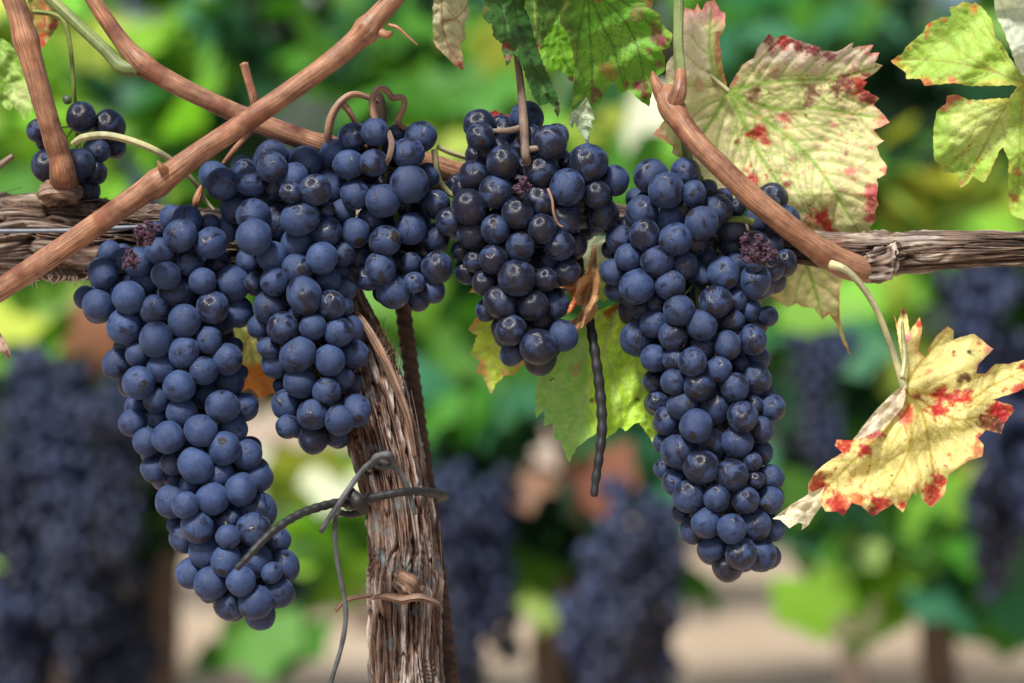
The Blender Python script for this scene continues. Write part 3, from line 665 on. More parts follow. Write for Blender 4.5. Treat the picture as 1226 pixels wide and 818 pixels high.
# ------------------------------------------------------------------ leaves
def seg_dist(px, py, poly, closed=False):
    P = np.array(poly, float); Q = np.vstack([P, P[:1]]) if closed else P
    best = np.full(px.shape, 1e9); par = np.zeros(px.shape); tot = 0; Ls = np.linalg.norm(np.diff(Q, axis=0), axis=1); full = Ls.sum()
    for i in range(len(Q)-1):
        a, b = Q[i], Q[i+1]; d = b-a; l2 = d.dot(d) + 1e-9
        t = np.clip(((px-a[0])*d[0] + (py-a[1])*d[1])/l2, 0, 1)
        q = np.hypot(px-a[0]-t*d[0], py-a[1]-t*d[1]); s_ = (tot + t*Ls[i])/full
        m = q < best; best[m] = q[m]; par[m] = s_[m]; tot += Ls[i]
    return best, par

def inside(px, py, poly):
    P = np.array(poly, float); r = np.zeros(px.shape, bool); j = len(P)-1
    for i in range(len(P)):
        xi, yi = P[i]; xj, yj = P[j]
        c = ((yi > py) != (yj > py)) & (px < (xj-xi)*(py-yi)/(yj-yi+1e-12)+xi)
        r ^= c; j = i
    return r

def serrate(poly, step=7, amp=2.2, seed=0, skip=None):
    rs = random.Random(seed); out = []
    n = len(poly)
    area = sum(poly[i][0]*poly[(i+1) % n][1]-poly[(i+1) % n][0]*poly[i][1] for i in range(n)); sg = 1 if area > 0 else -1
    for i in range(n):
        a = np.array(poly[i], float); b = np.array(poly[(i+1) % n], float); l = np.linalg.norm(b-a); k = max(1, int(l/step)); d = (b-a)/max(l, 1e-6)
        nrm = np.array([d[1], -d[0]])*sg
        out.append(tuple(a))
        for q in range(1, k*3):
            t = q/(k*3); ph = (t*k) % 1
            h = amp*(ph/.7 if ph < .7 else (1-ph)/.3)*rs.uniform(.6, 1.1)*(0 if l < step*1.3 else 1)
            out.append(tuple(a + (b-a)*t + nrm*(h*.8 - amp*.2)))
    return out

def lf(name_, outline, veins, base, depth, vein_col, label, spots=(), edge=None, regions=(), step=2.0, res=None, mat_='leaf', parent=None, serr=(7, 2.0), relief=1.0, side=.16, part=False, grad=None, vw=1.6, seedn=0, wave=1.0):
    """outline, veins, spots in photo pixels; depth(x, y) -> metres"""
    poly = serrate(outline, serr[0], serr[1], seedn+3) if serr else list(outline)
    P = np.array(poly); x0, y0 = P.min(0); x1, y1 = P.max(0)
    xs = np.arange(x0, x1, step); ys = np.arange(y0, y1, step*.87)
    X, Y = np.meshgrid(xs, ys); X[1::2] += step/2; X = X + RS.uniform(-.2, .2, X.shape)*step; Y = Y + RS.uniform(-.2, .2, Y.shape)*step
    X, Y = X.ravel(), Y.ravel(); k = inside(X, Y, poly); X, Y = X[k], Y[k]
    de, _ = seg_dist(X, Y, poly, True); k = de > step*.45; X, Y = X[k], Y[k]
    pts = [Vector((a, b)) for a, b in poly] + [Vector((a, b)) for a, b in zip(X, Y)]
    n = len(poly)
    vo, _, fo, _, _, _ = geometry.delaunay_2d_cdt(pts, [], [list(range(n))], 1, 1e-4)
    V = np.array([(v.x, v.y) for v in vo]); X, Y = V[:, 0], V[:, 1]
    de, _ = seg_dist(X, Y, poly, True)
    vd = np.full(X.shape, 0.); qd = np.full(X.shape, 1e3)
    allv = [(catmull(v, 24), 1.0) for v in veins]
    sec = []
    for v, _w in list(allv):
        L = np.linalg.norm(np.diff(v, axis=0), axis=1).sum(); kq = max(2, int(L/24))
        for q in range(1, kq+1):
            t = (q-.3)/kq*.92; i = min(int(t*22), 22); d = v[i+1]-v[i]; d /= np.linalg.norm(d)+1e-9
            for sg in (-1, 1):
                a = sg*radians(48); e = np.array([d[0]*cos(a)-d[1]*sin(a), d[0]*sin(a)+d[1]*cos(a)])
                ll = L*(.42*(1-t)+.14)
                o_ = v[i] + (v[i+1]-v[i])*(.5 if sg > 0 else 0)
                sec.append((catmull([o_, o_+e*ll*.5+d*ll*.05, o_+e*ll*.85+d*ll*.32], 8), .5))
    for v, w_ in allv + sec:
        q, t = seg_dist(X, Y, v); ww = vw*w_*(1.15-.75*t)
        if w_ < 1:       # keep side veins from crossing over main ones
            pass
        vd = np.maximum(vd, (1 if w_ == 1 else .6)*np.exp(-(q/ww)**2)); qd = np.minimum(qd, q/(1 if w_ == 1 else .8))
    C = np.tile(np.array(base, float), (len(X), 1))
    nz = fbm(X/22+seedn*3.1, Y/22, seed=seedn, o=4); nf = fbm(X/6+seedn, Y/6, seed=seedn+5, o=3)
    C *= (1 + (nz-.5)*.3)[:, None]
    if grad is not None:           # second colour with a noisy border
        g = np.clip(grad[1](X, Y) + (nz-.5)*1.2, 0, 1)[:, None]; C = C*(1-g) + np.array(grad[0])*g
    for rc, rf in regions:
        g = np.clip(rf(X, Y) + (nf-.5)*.6, 0, 1)[:, None]; C = C*(1-g) + np.array(rc)*g
    if edge:
        g = np.clip((edge[1]*np.clip((fbm(X/20, Y/20, seed=seedn+8)-.38)*7, .25, 2.2) - de)/edge[1]*1.1, 0, 1)[:, None]*edge[2]; C = C*(1-g) + np.array(edge[0])*g
    g = np.clip(vd*1.25, 0, 1)[:, None]*.9; C = C*(1-g) + np.array(vein_col)*g
    for (sx, sy, sr, sc_) in spots:
        fine = fbm(X/2.6+sx, Y/2.6, seed=seedn+2, o=3)
        q = np.hypot(X-sx, Y-sy)*(1 + (fbm(X/6+sx, Y/6, seed=seedn+2)-.5)*2.2) * np.where(vd > .35, .82, 1.0)
        g = (np.clip((sr*1.02-q)/sr*1.9, 0, 1)*np.clip(.45+1.1*fine, 0, 1)*.95)[:, None]; C = C*(1-g) + np.array(sc_)*g
    h = relief*((1-np.exp(-(qd/7)**1.3))*1.0 + (nf-.5)*.6)
    _, pe = seg_dist(X, Y, poly, True); Pl = np.linalg.norm(np.diff(np.vstack([P, P[:1]]), axis=0), axis=1).sum()
    wav = np.exp(-de/11)*np.sin(pe*Pl/9.5 + 2.2*np.sin(pe*Pl/41.)) + .8*np.exp(-de/26)*np.sin(pe*Pl/27.+1)
    d = depth(X, Y) - h*.0013 + wav*.0014*wave + (fbm(X/15+9, Y/15, seed=seedn+60, o=2)-.5)*.005*wave
    kk = S*(D+d)/D
    VV = np.stack([(X-613)*kk, d, CZ+(409-Y)*kk], 1)
    o = new_mesh(name_, VV, fo, M[mat_], True, None, cols=C, fattr={'relief': h*.6 + nz})
    if part: return o
    recentre(o); tag(o, label, 'leaf')
    return o

def zc(ox, oy, f, L): return [(ox+a/f, oy+b/f) for a, b in L]
RED = (.46, .015, .025); DRED = (.20, .012, .025); BRN = (.16, .06, .03); PINK = (.62, .22, .26)

# big cream and red leaf behind the slanting cane
z1 = lambda L: zc(780, 0, 2.728, L)
outL1 = z1([(250,292),(270,255),(300,210),(335,190),(345,160),(385,110),(400,125),(435,115),(470,130),(550,155),(555,165),(600,170),(625,160),(660,138),(655,158),(690,150),(725,147),(712,175),(745,172),(730,205),(755,213),(728,240),(690,262),(705,268),(690,290),(745,322),(725,343),(745,360),(762,378),(778,400),(750,415),(725,425),(745,450),(760,460),(735,478),(745,510),(770,545),(765,570),(735,585),(740,600),(735,640),(742,670),(730,690),(735,720),(715,740),(720,765)]) + \
    [(1030,300),(1012,325),(1005,345),(1005,380),(1008,395),(1016,418),(1019,427),(1008,408),(1002,388),(993,376),(985,383),(975,369),(960,367),(954,363),(943,368),(930,360),(919,352),(932,330),(938,312),(930,290),(915,262),(880,240),(850,230),(838,205),(817,190),(804,183),(806,176),(795,168),(782,161),(795,145),(803,120),(797,92),(798,76),(806,66),(812,40),(818,22),(820,9),(831,13),(835,4),(840,13),(846,2),(855,0),(862,13),(868,15),(868,33),(861,45),(864,75),(870,102)]
vL1 = [z1(v) for v in ([(250,295),(340,370),(470,470),(560,570),(690,780)], [(250,295),(400,355),(560,355),(775,395)], [(250,295),(300,400),(350,500),(440,640),(500,760)], [(250,295),(230,340),(180,420),(110,510)], [(250,295),(420,265),(600,255),(745,215)], [(250,295),(210,250),(190,150),(195,30)])] + [[(943,250),(960,300),(975,345),(985,380)]]
def dL1(x, y):
    ox, oy = 871, 108
    r = np.hypot(x-ox, y-oy)
    d = .026 + .006*np.sin((x-ox)/55.+.6) + .003*np.sin((y-oy)/30.) - .00016*np.clip(92-y, 0, 60)*(x > 900)*1.0
    d = d - .00028*np.clip(866-x, 0, 60) + .0008*np.sin((x+y)/14.)*(np.clip(r/120, 0, 1)) + .00022*np.clip(y-232, 0, 60)
    d = d + .00016*np.clip(y-270, 0, 200)
    return d
spL1 = [(*p[:2], p[2], p[3]) for p in [(780+a/2.728, b/2.728, r/2.728, c) for a, b, r, c in
    [(350,430,26,RED),(370,462,20,RED),(325,590,38,RED),(340,612,20,DRED),(552,712,40,RED),(575,750,22,RED),(435,383,20,(.75,.2,.18)),(645,562,20,(.7,.15,.15)),(720,625,28,(.5,.07,.10)),(718,665,34,(.5,.07,.10)),(722,715,22,(.6,.1,.12)),
     (690,285,48,RED),(715,320,30,DRED),(640,272,30,(.2,.04,.05)),(600,290,24,BRN),(752,405,26,(.75,.25,.2)),(770,555,18,(.65,.12,.1)),(337,303,26,(.22,.12,.07)),(524,300,24,(.25,.13,.09)),(520,330,22,(.25,.13,.09)),(278,462,15,(.3,.14,.06)),(635,505,10,(.3,.1,.08)),
     (385,135,30,DRED),(430,140,30,RED),(480,150,28,DRED),(530,165,26,DRED),(580,180,24,(.35,.1,.15)),(400,235,30,(.5,.36,.22)),(160,285,26,(.6,.4,.25)),(590,410,10,(.75,.3,.25)),(620,440,10,(.75,.3,.25)),(460,520,8,(.7,.3,.25)),(440,600,16,(.35,.08,.06))]]]
for q in range(60):
    a = RS.uniform(0, 1); b = RS.uniform(0, 1); spL1.append((890+a*160, 130+b*140, RS.uniform(1.2, 2.6), (.72, .34, .24)))
L1o = lf('vine_leaf', outL1, vL1, (.70, .68, .36), dL1, (.24, .42, .06), 'large cream coloured leaf with red blotches behind the slanting cane', spots=spL1,
   regions=[((.74,.58,.62), lambda x, y: np.clip((95-y)/28, 0, 1)*(x > 890)*.75), ((.70,.24,.28), lambda x, y: np.clip((38-y)/18, 0, 1)*(x < 870)), ((.34,.13,.06), lambda x, y: np.clip((x-850)/8, 0, 1)*(x < 872)*(y > 38)*(y < 104)*.9), ((.84,.72,.62), lambda x, y: (x < 850)*(y < 95)*.55)],
   edge=((.55,.15,.12), 3.2, .75), mat_='leaf_thin', serr=(9, 1.2), seedn=1, vw=3.0, wave=.4)
tb = Tubes(); tb.add([(818,58,.012,3),(832,75,.018,3.2),(852,93,.022,3.4),(872,110,.025,3.6)], 30, 12); o = tb.build('petiole', M['petiole']); o.parent = L1o; o.location = -L1o.location

# yellow and red leaf lower right
z3 = lambda L: zc(900, 280, 2.212, L)
outL3 = z3([(405,400),(398,340),(378,215),(385,240),(400,195),(412,215),(418,260),(445,220),(452,250),(440,310),(460,330),(470,300),(490,270),(520,245),(535,255),(535,280),(560,272),(590,265),(620,290),(640,305),(600,345),(595,370),(620,370),(645,345),(680,345),(730,332),(740,400),(700,420),(665,430),(640,440),(690,455),(695,468),(670,500),(660,530),(640,525),(620,520),(600,540),(615,560),(610,590),(575,600),(540,625),(520,640),(510,690),(475,725),(455,710),(440,665),(436,695),(425,685),(400,738),(375,715),(350,730),(320,748),(290,720),(265,712),(243,748),(225,735),(195,735),(182,715),(150,700),(150,660),(170,630),(200,605),(240,580),(220,560),(225,545),(265,548),(300,510),(340,470),(370,430)])
vL3 = [z3(v) for v in ([(405,410),(450,470),(470,560),(490,700)], [(405,410),(560,440),(640,400),(725,360)], [(405,410),(440,350),(520,255)], [(405,410),(370,500),(270,600),(180,690)], [(405,410),(540,490),(690,460)], [(405,410),(420,560),(330,730)])]
def dL3(x, y):
    u = (x-1083)/100.; v = (y-465)/100.
    return -.012 + .022*np.abs(u*.55 - v*.2 + .15)*.9 - .012*v + .003*np.sin(x/11.) + .0025*np.sin(y/9.+x/23.)
spL3 = [(900+a/2.212, 280+b/2.212, r/2.212, c) for a, b, r, c in
    [(500,430,24,RED),(530,435,22,RED),(565,433,20,RED),(490,470,24,RED),(510,465,14,RED),(405,490,24,(.62,.1,.05)),(415,475,18,(.62,.1,.05)),(302,575,24,RED),(245,558,30,RED),(310,530,26,(.4,.03,.08)),(385,475,16,(.5,.16,.16)),(175,665,32,RED),(225,715,34,RED),(245,740,18,DRED),(275,700,26,(.6,.15,.05)),(345,715,30,RED),(318,735,20,DRED),(400,718,18,RED),(480,690,34,RED),(505,655,22,RED),
     (650,500,34,DRED),(670,470,30,RED),(645,465,20,RED),(620,505,22,(.2,.04,.02)),(655,515,18,(.05,.02,.02)),(605,540,16,(.6,.1,.08)),(600,575,20,(.6,.2,.1)),(575,313,11,(.06,.02,.05)),(535,312,8,(.2,.05,.05)),(555,382,14,(.12,.05,.03)),(572,382,9,(.12,.05,.03)),(440,430,12,(.25,.06,.03)),(625,310,16,(.7,.3,.25)),(715,350,14,RED),(700,412,20,RED),(725,400,14,RED),(405,205,14,DRED),(443,240,16,RED),(412,280,12,PINK),(600,292,8,(.6,.15,.1)),(470,365,10,(.7,.35,.2)),(525,585,9,(.6,.15,.08)),(370,640,6,BRN)]]
L3o = lf('vine_leaf', outL3, vL3, (.74, .66, .28), dL3, (.42, .32, .05), 'yellow leaf with red scorched edges hanging below the right arm on a pale stem', spots=spL3, edge=((.62,.18,.12), 2.4, .6),
   regions=[((.80,.74,.52), lambda x, y: np.clip((1085-x)/30, 0, 1)*np.clip((520-y)/25, 0, 1)*(x+y*.0 < 1090)*(y > 455)*.8)], mat_='leaf_thin', serr=(9, 1.0), seedn=2, vw=1.9, wave=.65)
o = lf('folded_tip', z3([(195,668),(150,690),(100,720),(55,755),(75,757),(100,780),(118,768),(125,765),(135,768),(132,785),(150,772),(160,755),(185,720),(182,700)]), [z3([(190,672),(140,735),(60,755)])], (.86,.82,.66), lambda x, y: -.03 + (y-600)*.0001, (.75,.66,.45), '', part=True, mat_='leaf_thin', serr=None, seedn=3)
o.parent = L3o; o.location = -L3o.location; o['label'] = 'pale folded under side of the leaf tip'
o = lf('folded_lobe', z3([(405,398),(370,425),(330,465),(290,515),(270,548),(300,538),(340,520),(375,490),(400,460),(408,430)]), [z3([(403,405),(340,480),(280,540)])], (.80,.72,.60), lambda x, y: -.024 + (x-1030)*.0001, (.7,.5,.45), '', part=True, mat_='leaf_thin', serr=None, seedn=4)
o.parent = L3o; o.location = -L3o.location
tb = Tubes(); tb.add([(995,317,-.02,6),(1010,322,-.024,4.6),(1028,338,-.024,4.1),(1048,368,-.022,3.8),(1065,410,-.018,3.8),(1075,440,-.016,4.2),(1083,466,-.016,5)], 80, 14, node_disp([], seed=3)); tb.add([(1080,452,-.018,3),(1083,430,-.014,3),(1081,400,-.012,2.4),(1080,385,-.012,1.6)], 20, 10)
o = tb.build('petiole', M['petiole']); o.parent = L3o; o.location = -L3o.location

# green leaf upper right, two lobes
z2 = lambda L: zc(1040, 0, 2.919, L)
outL2 = z2([(78,213),(115,190),(130,165),(160,140),(190,115),(205,85),(235,70),(265,60),(290,55),(283,25),(310,20),(330,5),(360,15),(372,8),(400,30),(430,70),(440,130),(470,160),(490,200),(530,255),(600,230),(680,260),(720,400),(700,560),(650,720),(590,790),(543,768),(500,750),(490,720),(488,640),(490,560),(470,515),(455,530),(420,610),(400,640),(365,615),(350,640),(320,655),(310,605),(260,600),(255,580),(230,560),(226,500),(228,440),(240,385),(270,365),(275,335),(310,332),(350,350),(400,350),(440,345),(490,345),(520,305),(500,297),(440,300),(350,300),(300,290),(240,295),(195,300),(180,275),(130,275),(130,255),(110,240)])
vL2 = [z2(v) for v in ([(545,290),(400,230),(250,130),(190,95)], [(545,290),(380,235),(200,208),(90,213)], [(545,290),(470,180),(370,25)], [(545,290),(480,360),(360,420),(240,520)], [(545,290),(480,370),(400,520),(325,645)], [(545,290),(530,450),(520,740)], [(545,290),(620,400),(660,600)])]
sp2 = [(1040+a/2.919, b/2.919, r/2.919, c) for a, b, r, c in [(212,85,18,(.6,.1,.04)),(368,28,18,(.55,.2,.06)),(138,170,12,(.55,.12,.05)),(268,70,12,(.5,.2,.06)),(205,122,10,(.5,.2,.1)),(295,283,22,(.55,.15,.05)),(205,288,16,(.5,.12,.05)),(90,212,18,(.5,.2,.05)),(285,350,26,(.5,.12,.1)),(310,340,20,(.5,.12,.1)),(265,380,16,(.55,.2,.15)),(350,355,12,(.5,.2,.1)),(350,530,5,(.4,.1,.05)),(325,640,14,(.5,.2,.1)),(515,600,20,(.35,.2,.05)),(510,690,16,(.4,.15,.05))]]
for k_ in range(10):
    t = k_/10; sp2.append((1040+(370-105*t)/2.919, (490+105*t)/2.919, 1.6, (.35,.12,.04))); sp2.append((1040+(410-80*t)/2.919, (535+105*t)/2.919, 1.6, (.35,.12,.04)))
L2o = lf('vine_leaf', outL2, vL2, (.34, .54, .09), lambda x, y: .0 + .00022*(1226-x)*.6 + .012*np.abs(y-100)/100 + .003*np.sin(x/17.+y/13.), (.30, .28, .06), 'light green two lobed leaf with rusty edge spots at the upper right corner', spots=sp2, edge=((.55,.48,.10), 5, .7), seedn=5, serr=(8, 1.5), vw=1.2, wave=.55,
   regions=[((.62,.66,.30), lambda x, y: np.clip(1.2-np.hypot(x-1175, y-150)/40, 0, .5))])
lf('vine_leaf', z2([(438,0),(445,50),(462,85),(490,150),(515,230),(545,268),(640,230),(640,0),(520,-60)] + [(460,-40)]), [z2([(600,-20),(520,120),(540,250)]), z2([(460,0),(480,60),(543,250)])], (.62, .68, .62), lambda x, y: -.014 - .0002*(1226-x) + .004*np.sin(y/12.), (.5,.55,.45), 'whitish curled leaf edge at the extreme upper right corner', seedn=6, serr=(9, 2.0))

# leaves over the middle bunch
z4 = lambda L: zc(500, 0, 3.831, L)
out4a = z4([(1080,0),(1070,40),(1115,70),(1110,100),(1170,160),(1155,200),(1160,215),(1120,230),(1135,280),(1130,330),(1090,350),(1095,380),(1075,420),(1060,490),(1030,470),(990,430),(950,420),(935,440),(915,400),(900,375),(880,400),(860,420),(830,480),(800,490),(780,440),(740,460),(710,510),(712,420),(722,330),(715,250),(690,150),(650,100),(660,50),(690,0),(700,-80),(800,-130),(950,-140),(1060,-90)])
v4a = [z4(v) for v in ([(780,-60),(850,120),(900,220),(950,410)], [(780,-60),(920,60),(1010,220),(1050,470)], [(780,-60),(960,20),(1150,190)], [(780,-60),(790,150),(800,300),(800,480)], [(780,-60),(740,150),(720,400)])]
s4a = [(500+a/3.831, b/3.831, r/3.831, c) for a, b, r, c in [(1110,168,36,(.17,.06,.06)),(1122,190,20,(.28,.03,.07)),(1092,150,22,(.22,.14,.06)),(1020,392,40,(.17,.07,.05)),(1010,388,18,(.28,.03,.07)),(1045,440,24,(.24,.04,.06)),(812,430,32,(.20,.09,.07)),(808,465,14,(.26,.08,.09)),(958,390,18,(.25,.05,.05)),(1105,290,24,(.24,.12,.09)),(1060,230,18,(.25,.18,.07)),(1070,20,36,(.25,.1,.06)),(1010,60,36,(.25,.22,.08)),(880,320,34,(.32,.24,.06)),(900,350,22,(.4,.3,.08)),(640,5,10,BRN),(830,2,12,RED)]]
def d4a(x, y): return -.012 + .00010*(x-700) + .010*np.sin((x-690)/38.) + .00015*(y-60) + .002*np.sin(y/8.+x/19.)
L4a = lf('vine_leaf', out4a, v4a, (.15, .42, .035), d4a, (.07, .13, .03), 'broad green leaf with purple blotches at the top, right of centre', spots=s4a, seedn=7, serr=(8, 2.2), vw=1.3, regions=[((.075,.15,.035), lambda x, y: np.clip((705-x)/26, 0, .9)), ((.26,.50,.08), lambda x, y: np.clip(1.2-np.hypot(x-735, y-70)/45, 0, .5))], edge=((.3,.3,.08), 3, .5), mat_='leaf_thin', wave=.5)
o = lf('folded_tip', z4([(775,445),(730,500),(700,520),(695,570),(710,590),(720,560),(740,600),(785,672),(790,590),(805,600),(795,555),(813,550),(800,500)]), [z4([(775,450),(760,520),(783,665)]), z4([(765,480),(710,540)]), z4([(770,500),(805,590)])], (.36,.48,.34), lambda x, y: -.022+.0002*(y-115)+.002*np.sin(x/5.), (.55,.62,.5), '', part=True, serr=None, step=1.4, seedn=8)
o.parent = L4a; o.location = -L4a.location; o['label'] = 'pale folded under side of the lobe tip'
lf('vine_leaf', z4([(310,-40),(305,0),(300,50),(305,90),(340,110),(350,170),(388,200),(390,240),(410,305),(428,270),(440,240),(480,300),(500,360),(530,440),(560,485),(600,470),(630,490),(632,520),(642,545),(652,520),(650,490),(640,440),(600,350),(565,270),(550,210),(520,100),(490,20),(480,-60)]), [z4([(440,-60),(450,60),(500,250),(640,480)]), z4([(445,0),(400,100),(415,290)]), z4([(470,130),(530,300),(560,470)])], (.050, .150, .032),
   lambda x, y: -.03 + .0006*np.abs(x-600-(y)*.25) + .0015*np.sin(y/7.), (.035,.05,.02), 'dark green folded leaf hanging point down just above the middle bunch', spots=[(606,55,5,(.28,.04,.06)),(608,68,4,(.3,.1,.1)),(577,10,6,(.25,.08,.04)),(668,130,5,(.35,.3,.12))], seedn=9, serr=(6, 2.6), vw=1.2)
lf('vine_leaf', z4([(458,-60),(462,0),(500,50),(520,110),(540,180),(556,235),(572,210),(590,150),(625,95),(660,50),(695,0),(700,-70),(600,-100)]), [z4([(700,-40),(650,60),(605,130)]), z4([(560,-80),(540,60),(555,220)])], (.085, .18, .035), lambda x, y: -.022 + .0005*np.abs(x-640) + .001*np.sin(y/6.), (.24,.32,.06), 'small dark green leaf lobe with a yellow vein between two top leaves', spots=[(644,55,5,(.3,.02,.06)),(622,3,6,BRN)], seedn=10, serr=(7, 2.0))
lf('vine_leaf', z4([(560,200),(565,250),(575,290),(610,330),(640,318),(655,330),(680,340),(700,372),(718,380),(728,320),(725,250),(710,150),(660,60),(600,80),(570,140)]), [z4([(640,60),(650,180),(700,360)]), z4([(640,60),(600,200),(600,310)])], (.17, .40, .03), lambda x, y: .012 + .0005*(x-660)*.3, (.10,.24,.03), 'vivid bright green leaf lobe glowing behind the broad green leaf', spots=[(684,96,6,(.1,.03,.03))], seedn=11, serr=(6, 1.6), mat_='leaf_thin')
lf('vine_leaf', z4([(75,-30),(70,50),(70,120),(72,190),(95,225),(120,250),(145,275),(170,300),(195,318),(215,325),(210,280),(200,230),(196,200),(220,185),(212,110),(237,80),(228,20),(230,-40),(150,-70)]), [z4([(110,-50),(115,120),(150,230),(212,320)]), z4([(115,100),(180,80),(230,20)])], (.50, .52, .34), lambda x, y: -.01 + .004*np.sin(x/9.) + .0002*y, (.30,.14,.08), 'narrow whitish leaf with a pink tip hanging at the top centre left', spots=[(548,78,4,(.5,.1,.1)),(552,83,3,(.5,.08,.08)),(540,62,5,(.5,.28,.2)),(530,70,5,(.55,.4,.25))], regions=[((.56,.44,.30), lambda x, y: np.clip((y-35)/30, 0, .6))], edge=((.5,.3,.1), 2, .4), seedn=12, serr=(8, 1.4))
# leaf between middle and right bunches
z5 = lambda L: zc(540, 330, 2.923, L)
lf('vine_leaf', z5([(590,95),(640,100),(680,160),(720,300),(705,360),(700,420),(722,565),(705,585),(690,560),(660,515),(640,520),(610,545),(590,530),(565,555),(545,570),(515,545),(490,565),(475,575),(440,600),(412,655),(400,620),(385,580),(360,575),(357,515),(325,525),(330,465),(297,500),(295,430),(305,350),(320,280),(350,220),(400,190),(450,150),(500,130),(560,105)]),
   [z5(v) for v in ([(590,95),(540,235),(450,460),(412,645)], [(590,95),(540,235),(570,360),(600,530)], [(590,95),(640,250),(665,400),(705,570)], [(590,95),(450,200),(320,330),(305,470)])], (.46, .74, .07), lambda x, y: .018 + .00012*np.abs(x-715)*1.2 + .005*np.sin((y-360)/40.) + .0015*np.sin(x/8.+y/11.), (.36,.48,.20), 'green leaf mottled with yellow hanging between the middle and right bunches',
   spots=[(691,440,5,(.42,.3,.16)),(689,448,4,(.5,.3,.2)),(695,432,4,(.4,.28,.12)),(727,375,6,(.35,.10,.03)),(735,370,5,(.3,.08,.03)),(762,478,3,BRN),(705,527,3,(.3,.1,.08)),(708,480,3,BRN)], regions=[((.22,.46,.17), lambda x, y: np.clip((712-x)/14, 0, .85)), ((.44,.50,.05), lambda x, y: np.clip(1-np.hypot(x-735, y-380)/35, 0, .5))], seedn=13, serr=(8, 2.0), vw=1.8, mat_='leaf_thin')  # first region paints the shade on the left half as bluish green
lf('vine_leaf', z5([(62,62),(80,40),(110,60),(135,100),(95,140),(60,190),(92,208),(70,275),(102,300),(88,342),(112,350),(140,415),(155,380),(185,350),(215,350),(262,300),(255,230),(220,150),(170,90),(130,60)]), [z5([(220,130),(170,220),(140,330),(140,405)]), z5([(200,160),(130,180),(70,190)]), z5([(175,220),(110,270),(78,285)]), z5([(160,280),(210,345)])], (.46, .62, .07), lambda x, y: .026 + .0003*(620-x)*.5, (.44,.50,.16), 'yellow green leaf with pinkish teeth peeking out left of the middle bunch', edge=((.66,.32,.16), 5, .8), seedn=14, serr=(8, 2.0))
# dry brown leaf
zd = lambda L: zc(515, 270, 4.546, L)
lf('dry_leaf', zd([(885,108),(898,112),(908,140),(905,200),(915,260),(932,320),(915,350),(922,395),(905,420),(912,455),(880,512),(840,545),(800,572),(770,560),(738,515),(770,520),(800,500),(820,470),(832,440),(800,430),(770,470),(745,480),(760,430),(780,400),(750,345),(690,335),(735,330),(770,320),(800,300),(840,270),(862,210),(875,160)]), [zd([(890,112),(880,250),(850,400),(790,555)]), zd([(870,300),(780,340),(700,338)])], (.36, .20, .10), lambda x, y: -.004 + .0045*np.sin(x/3.6+y/9.) + .003*np.sin(y/6.) + .006*np.cos((x-705)/9.), (.52,.36,.22), 'shrivelled brown dry leaf beside the lower right of the middle bunch', regions=[((.42,.08,.02), lambda x, y: (x < 690)*(y < 375)*.9)], seedn=15, step=1.4, mat_='leaf_dry', serr=(4, 1.2), relief=1.6)
# orange tipped leaf between the two left bunches
z8 = lambda L: zc(240, 360, 4.0875, L)
lf('vine_leaf', z8([(120,60),(130,190),(170,260),(180,440),(205,445),(240,428),(270,452),(290,482),(310,475),(340,455),(378,452),(390,400),(400,300),(380,200),(330,120),(250,100),(200,60)]), [z8([(230,90),(250,250),(290,470)]), z8([(240,150),(200,300),(205,440)]), z8([(240,150),(310,280),(370,440)])], (.75, .80, .40), lambda x, y: .060 + .004*np.sin(x/9.), (.45,.32,.10), 'leaf turning orange at its tip between the two long left bunches', regions=[((.75,.22,.06), lambda x, y: np.clip((y-432)/8, 0, 1))], seedn=16, serr=(8, 1.5))
# left edge leaves
z0 = lambda L: zc(0, 0, 3.0625, L)
lf('vine_leaf', z0([(-160,60),(-60,110),(20,150),(70,190),(85,240),(100,290),(132,350),(112,370),(120,400),(92,447),(70,410),(50,388),(38,412),(10,385),(0,370),(-40,390),(-120,350),(-180,230)]), [z0([(-60,120),(20,260),(90,430)]), z0([(-60,120),(40,230),(125,350)]), z0([(-60,120),(-20,300),(0,370)])], (.24, .44, .07), lambda x, y: .05 + .003*np.sin(x/9.), (.42,.56,.20), 'light green toothed leaf cut by the left edge beside the upright cane', regions=[((.60,.66,.34), lambda x, y: np.clip(1-np.hypot(x-24, y-115)/22, 0, .8))], seedn=17, serr=(7, 3.0))
lf('vine_leaf', z0([(90,-40),(105,20),(112,80),(128,120),(150,178),(170,160),(185,135),(215,95),(222,60),(205,30),(212,-40)]), [z0([(150,-40),(160,60),(152,170)]), z0([(155,20),(210,70)])], (.30, .24, .07), lambda x, y: .05 + .003*np.sin(x/5.), (.5,.12,.05), 'small rusty brown leaf at the very top left beside the upright cane', spots=[(52,52,6,(.6,.04,.03)),(65,30,6,(.3,.06,.03)),(50,30,5,(.35,.12,.05))], seedn=18, serr=(6, 2.0))
lf('dry_leaf', [(-25,392),(0,398),(8,410),(13,424),(11,431),(4,424),(-8,418),(-28,420)], [[(-20,400),(2,410),(11,429)]], (.42, .30, .24), lambda x, y: -.01+.0*x, (.3,.16,.12), 'dry curled leaf tip poking in at the left edge', seedn=19, serr=None, mat_='leaf_dry')
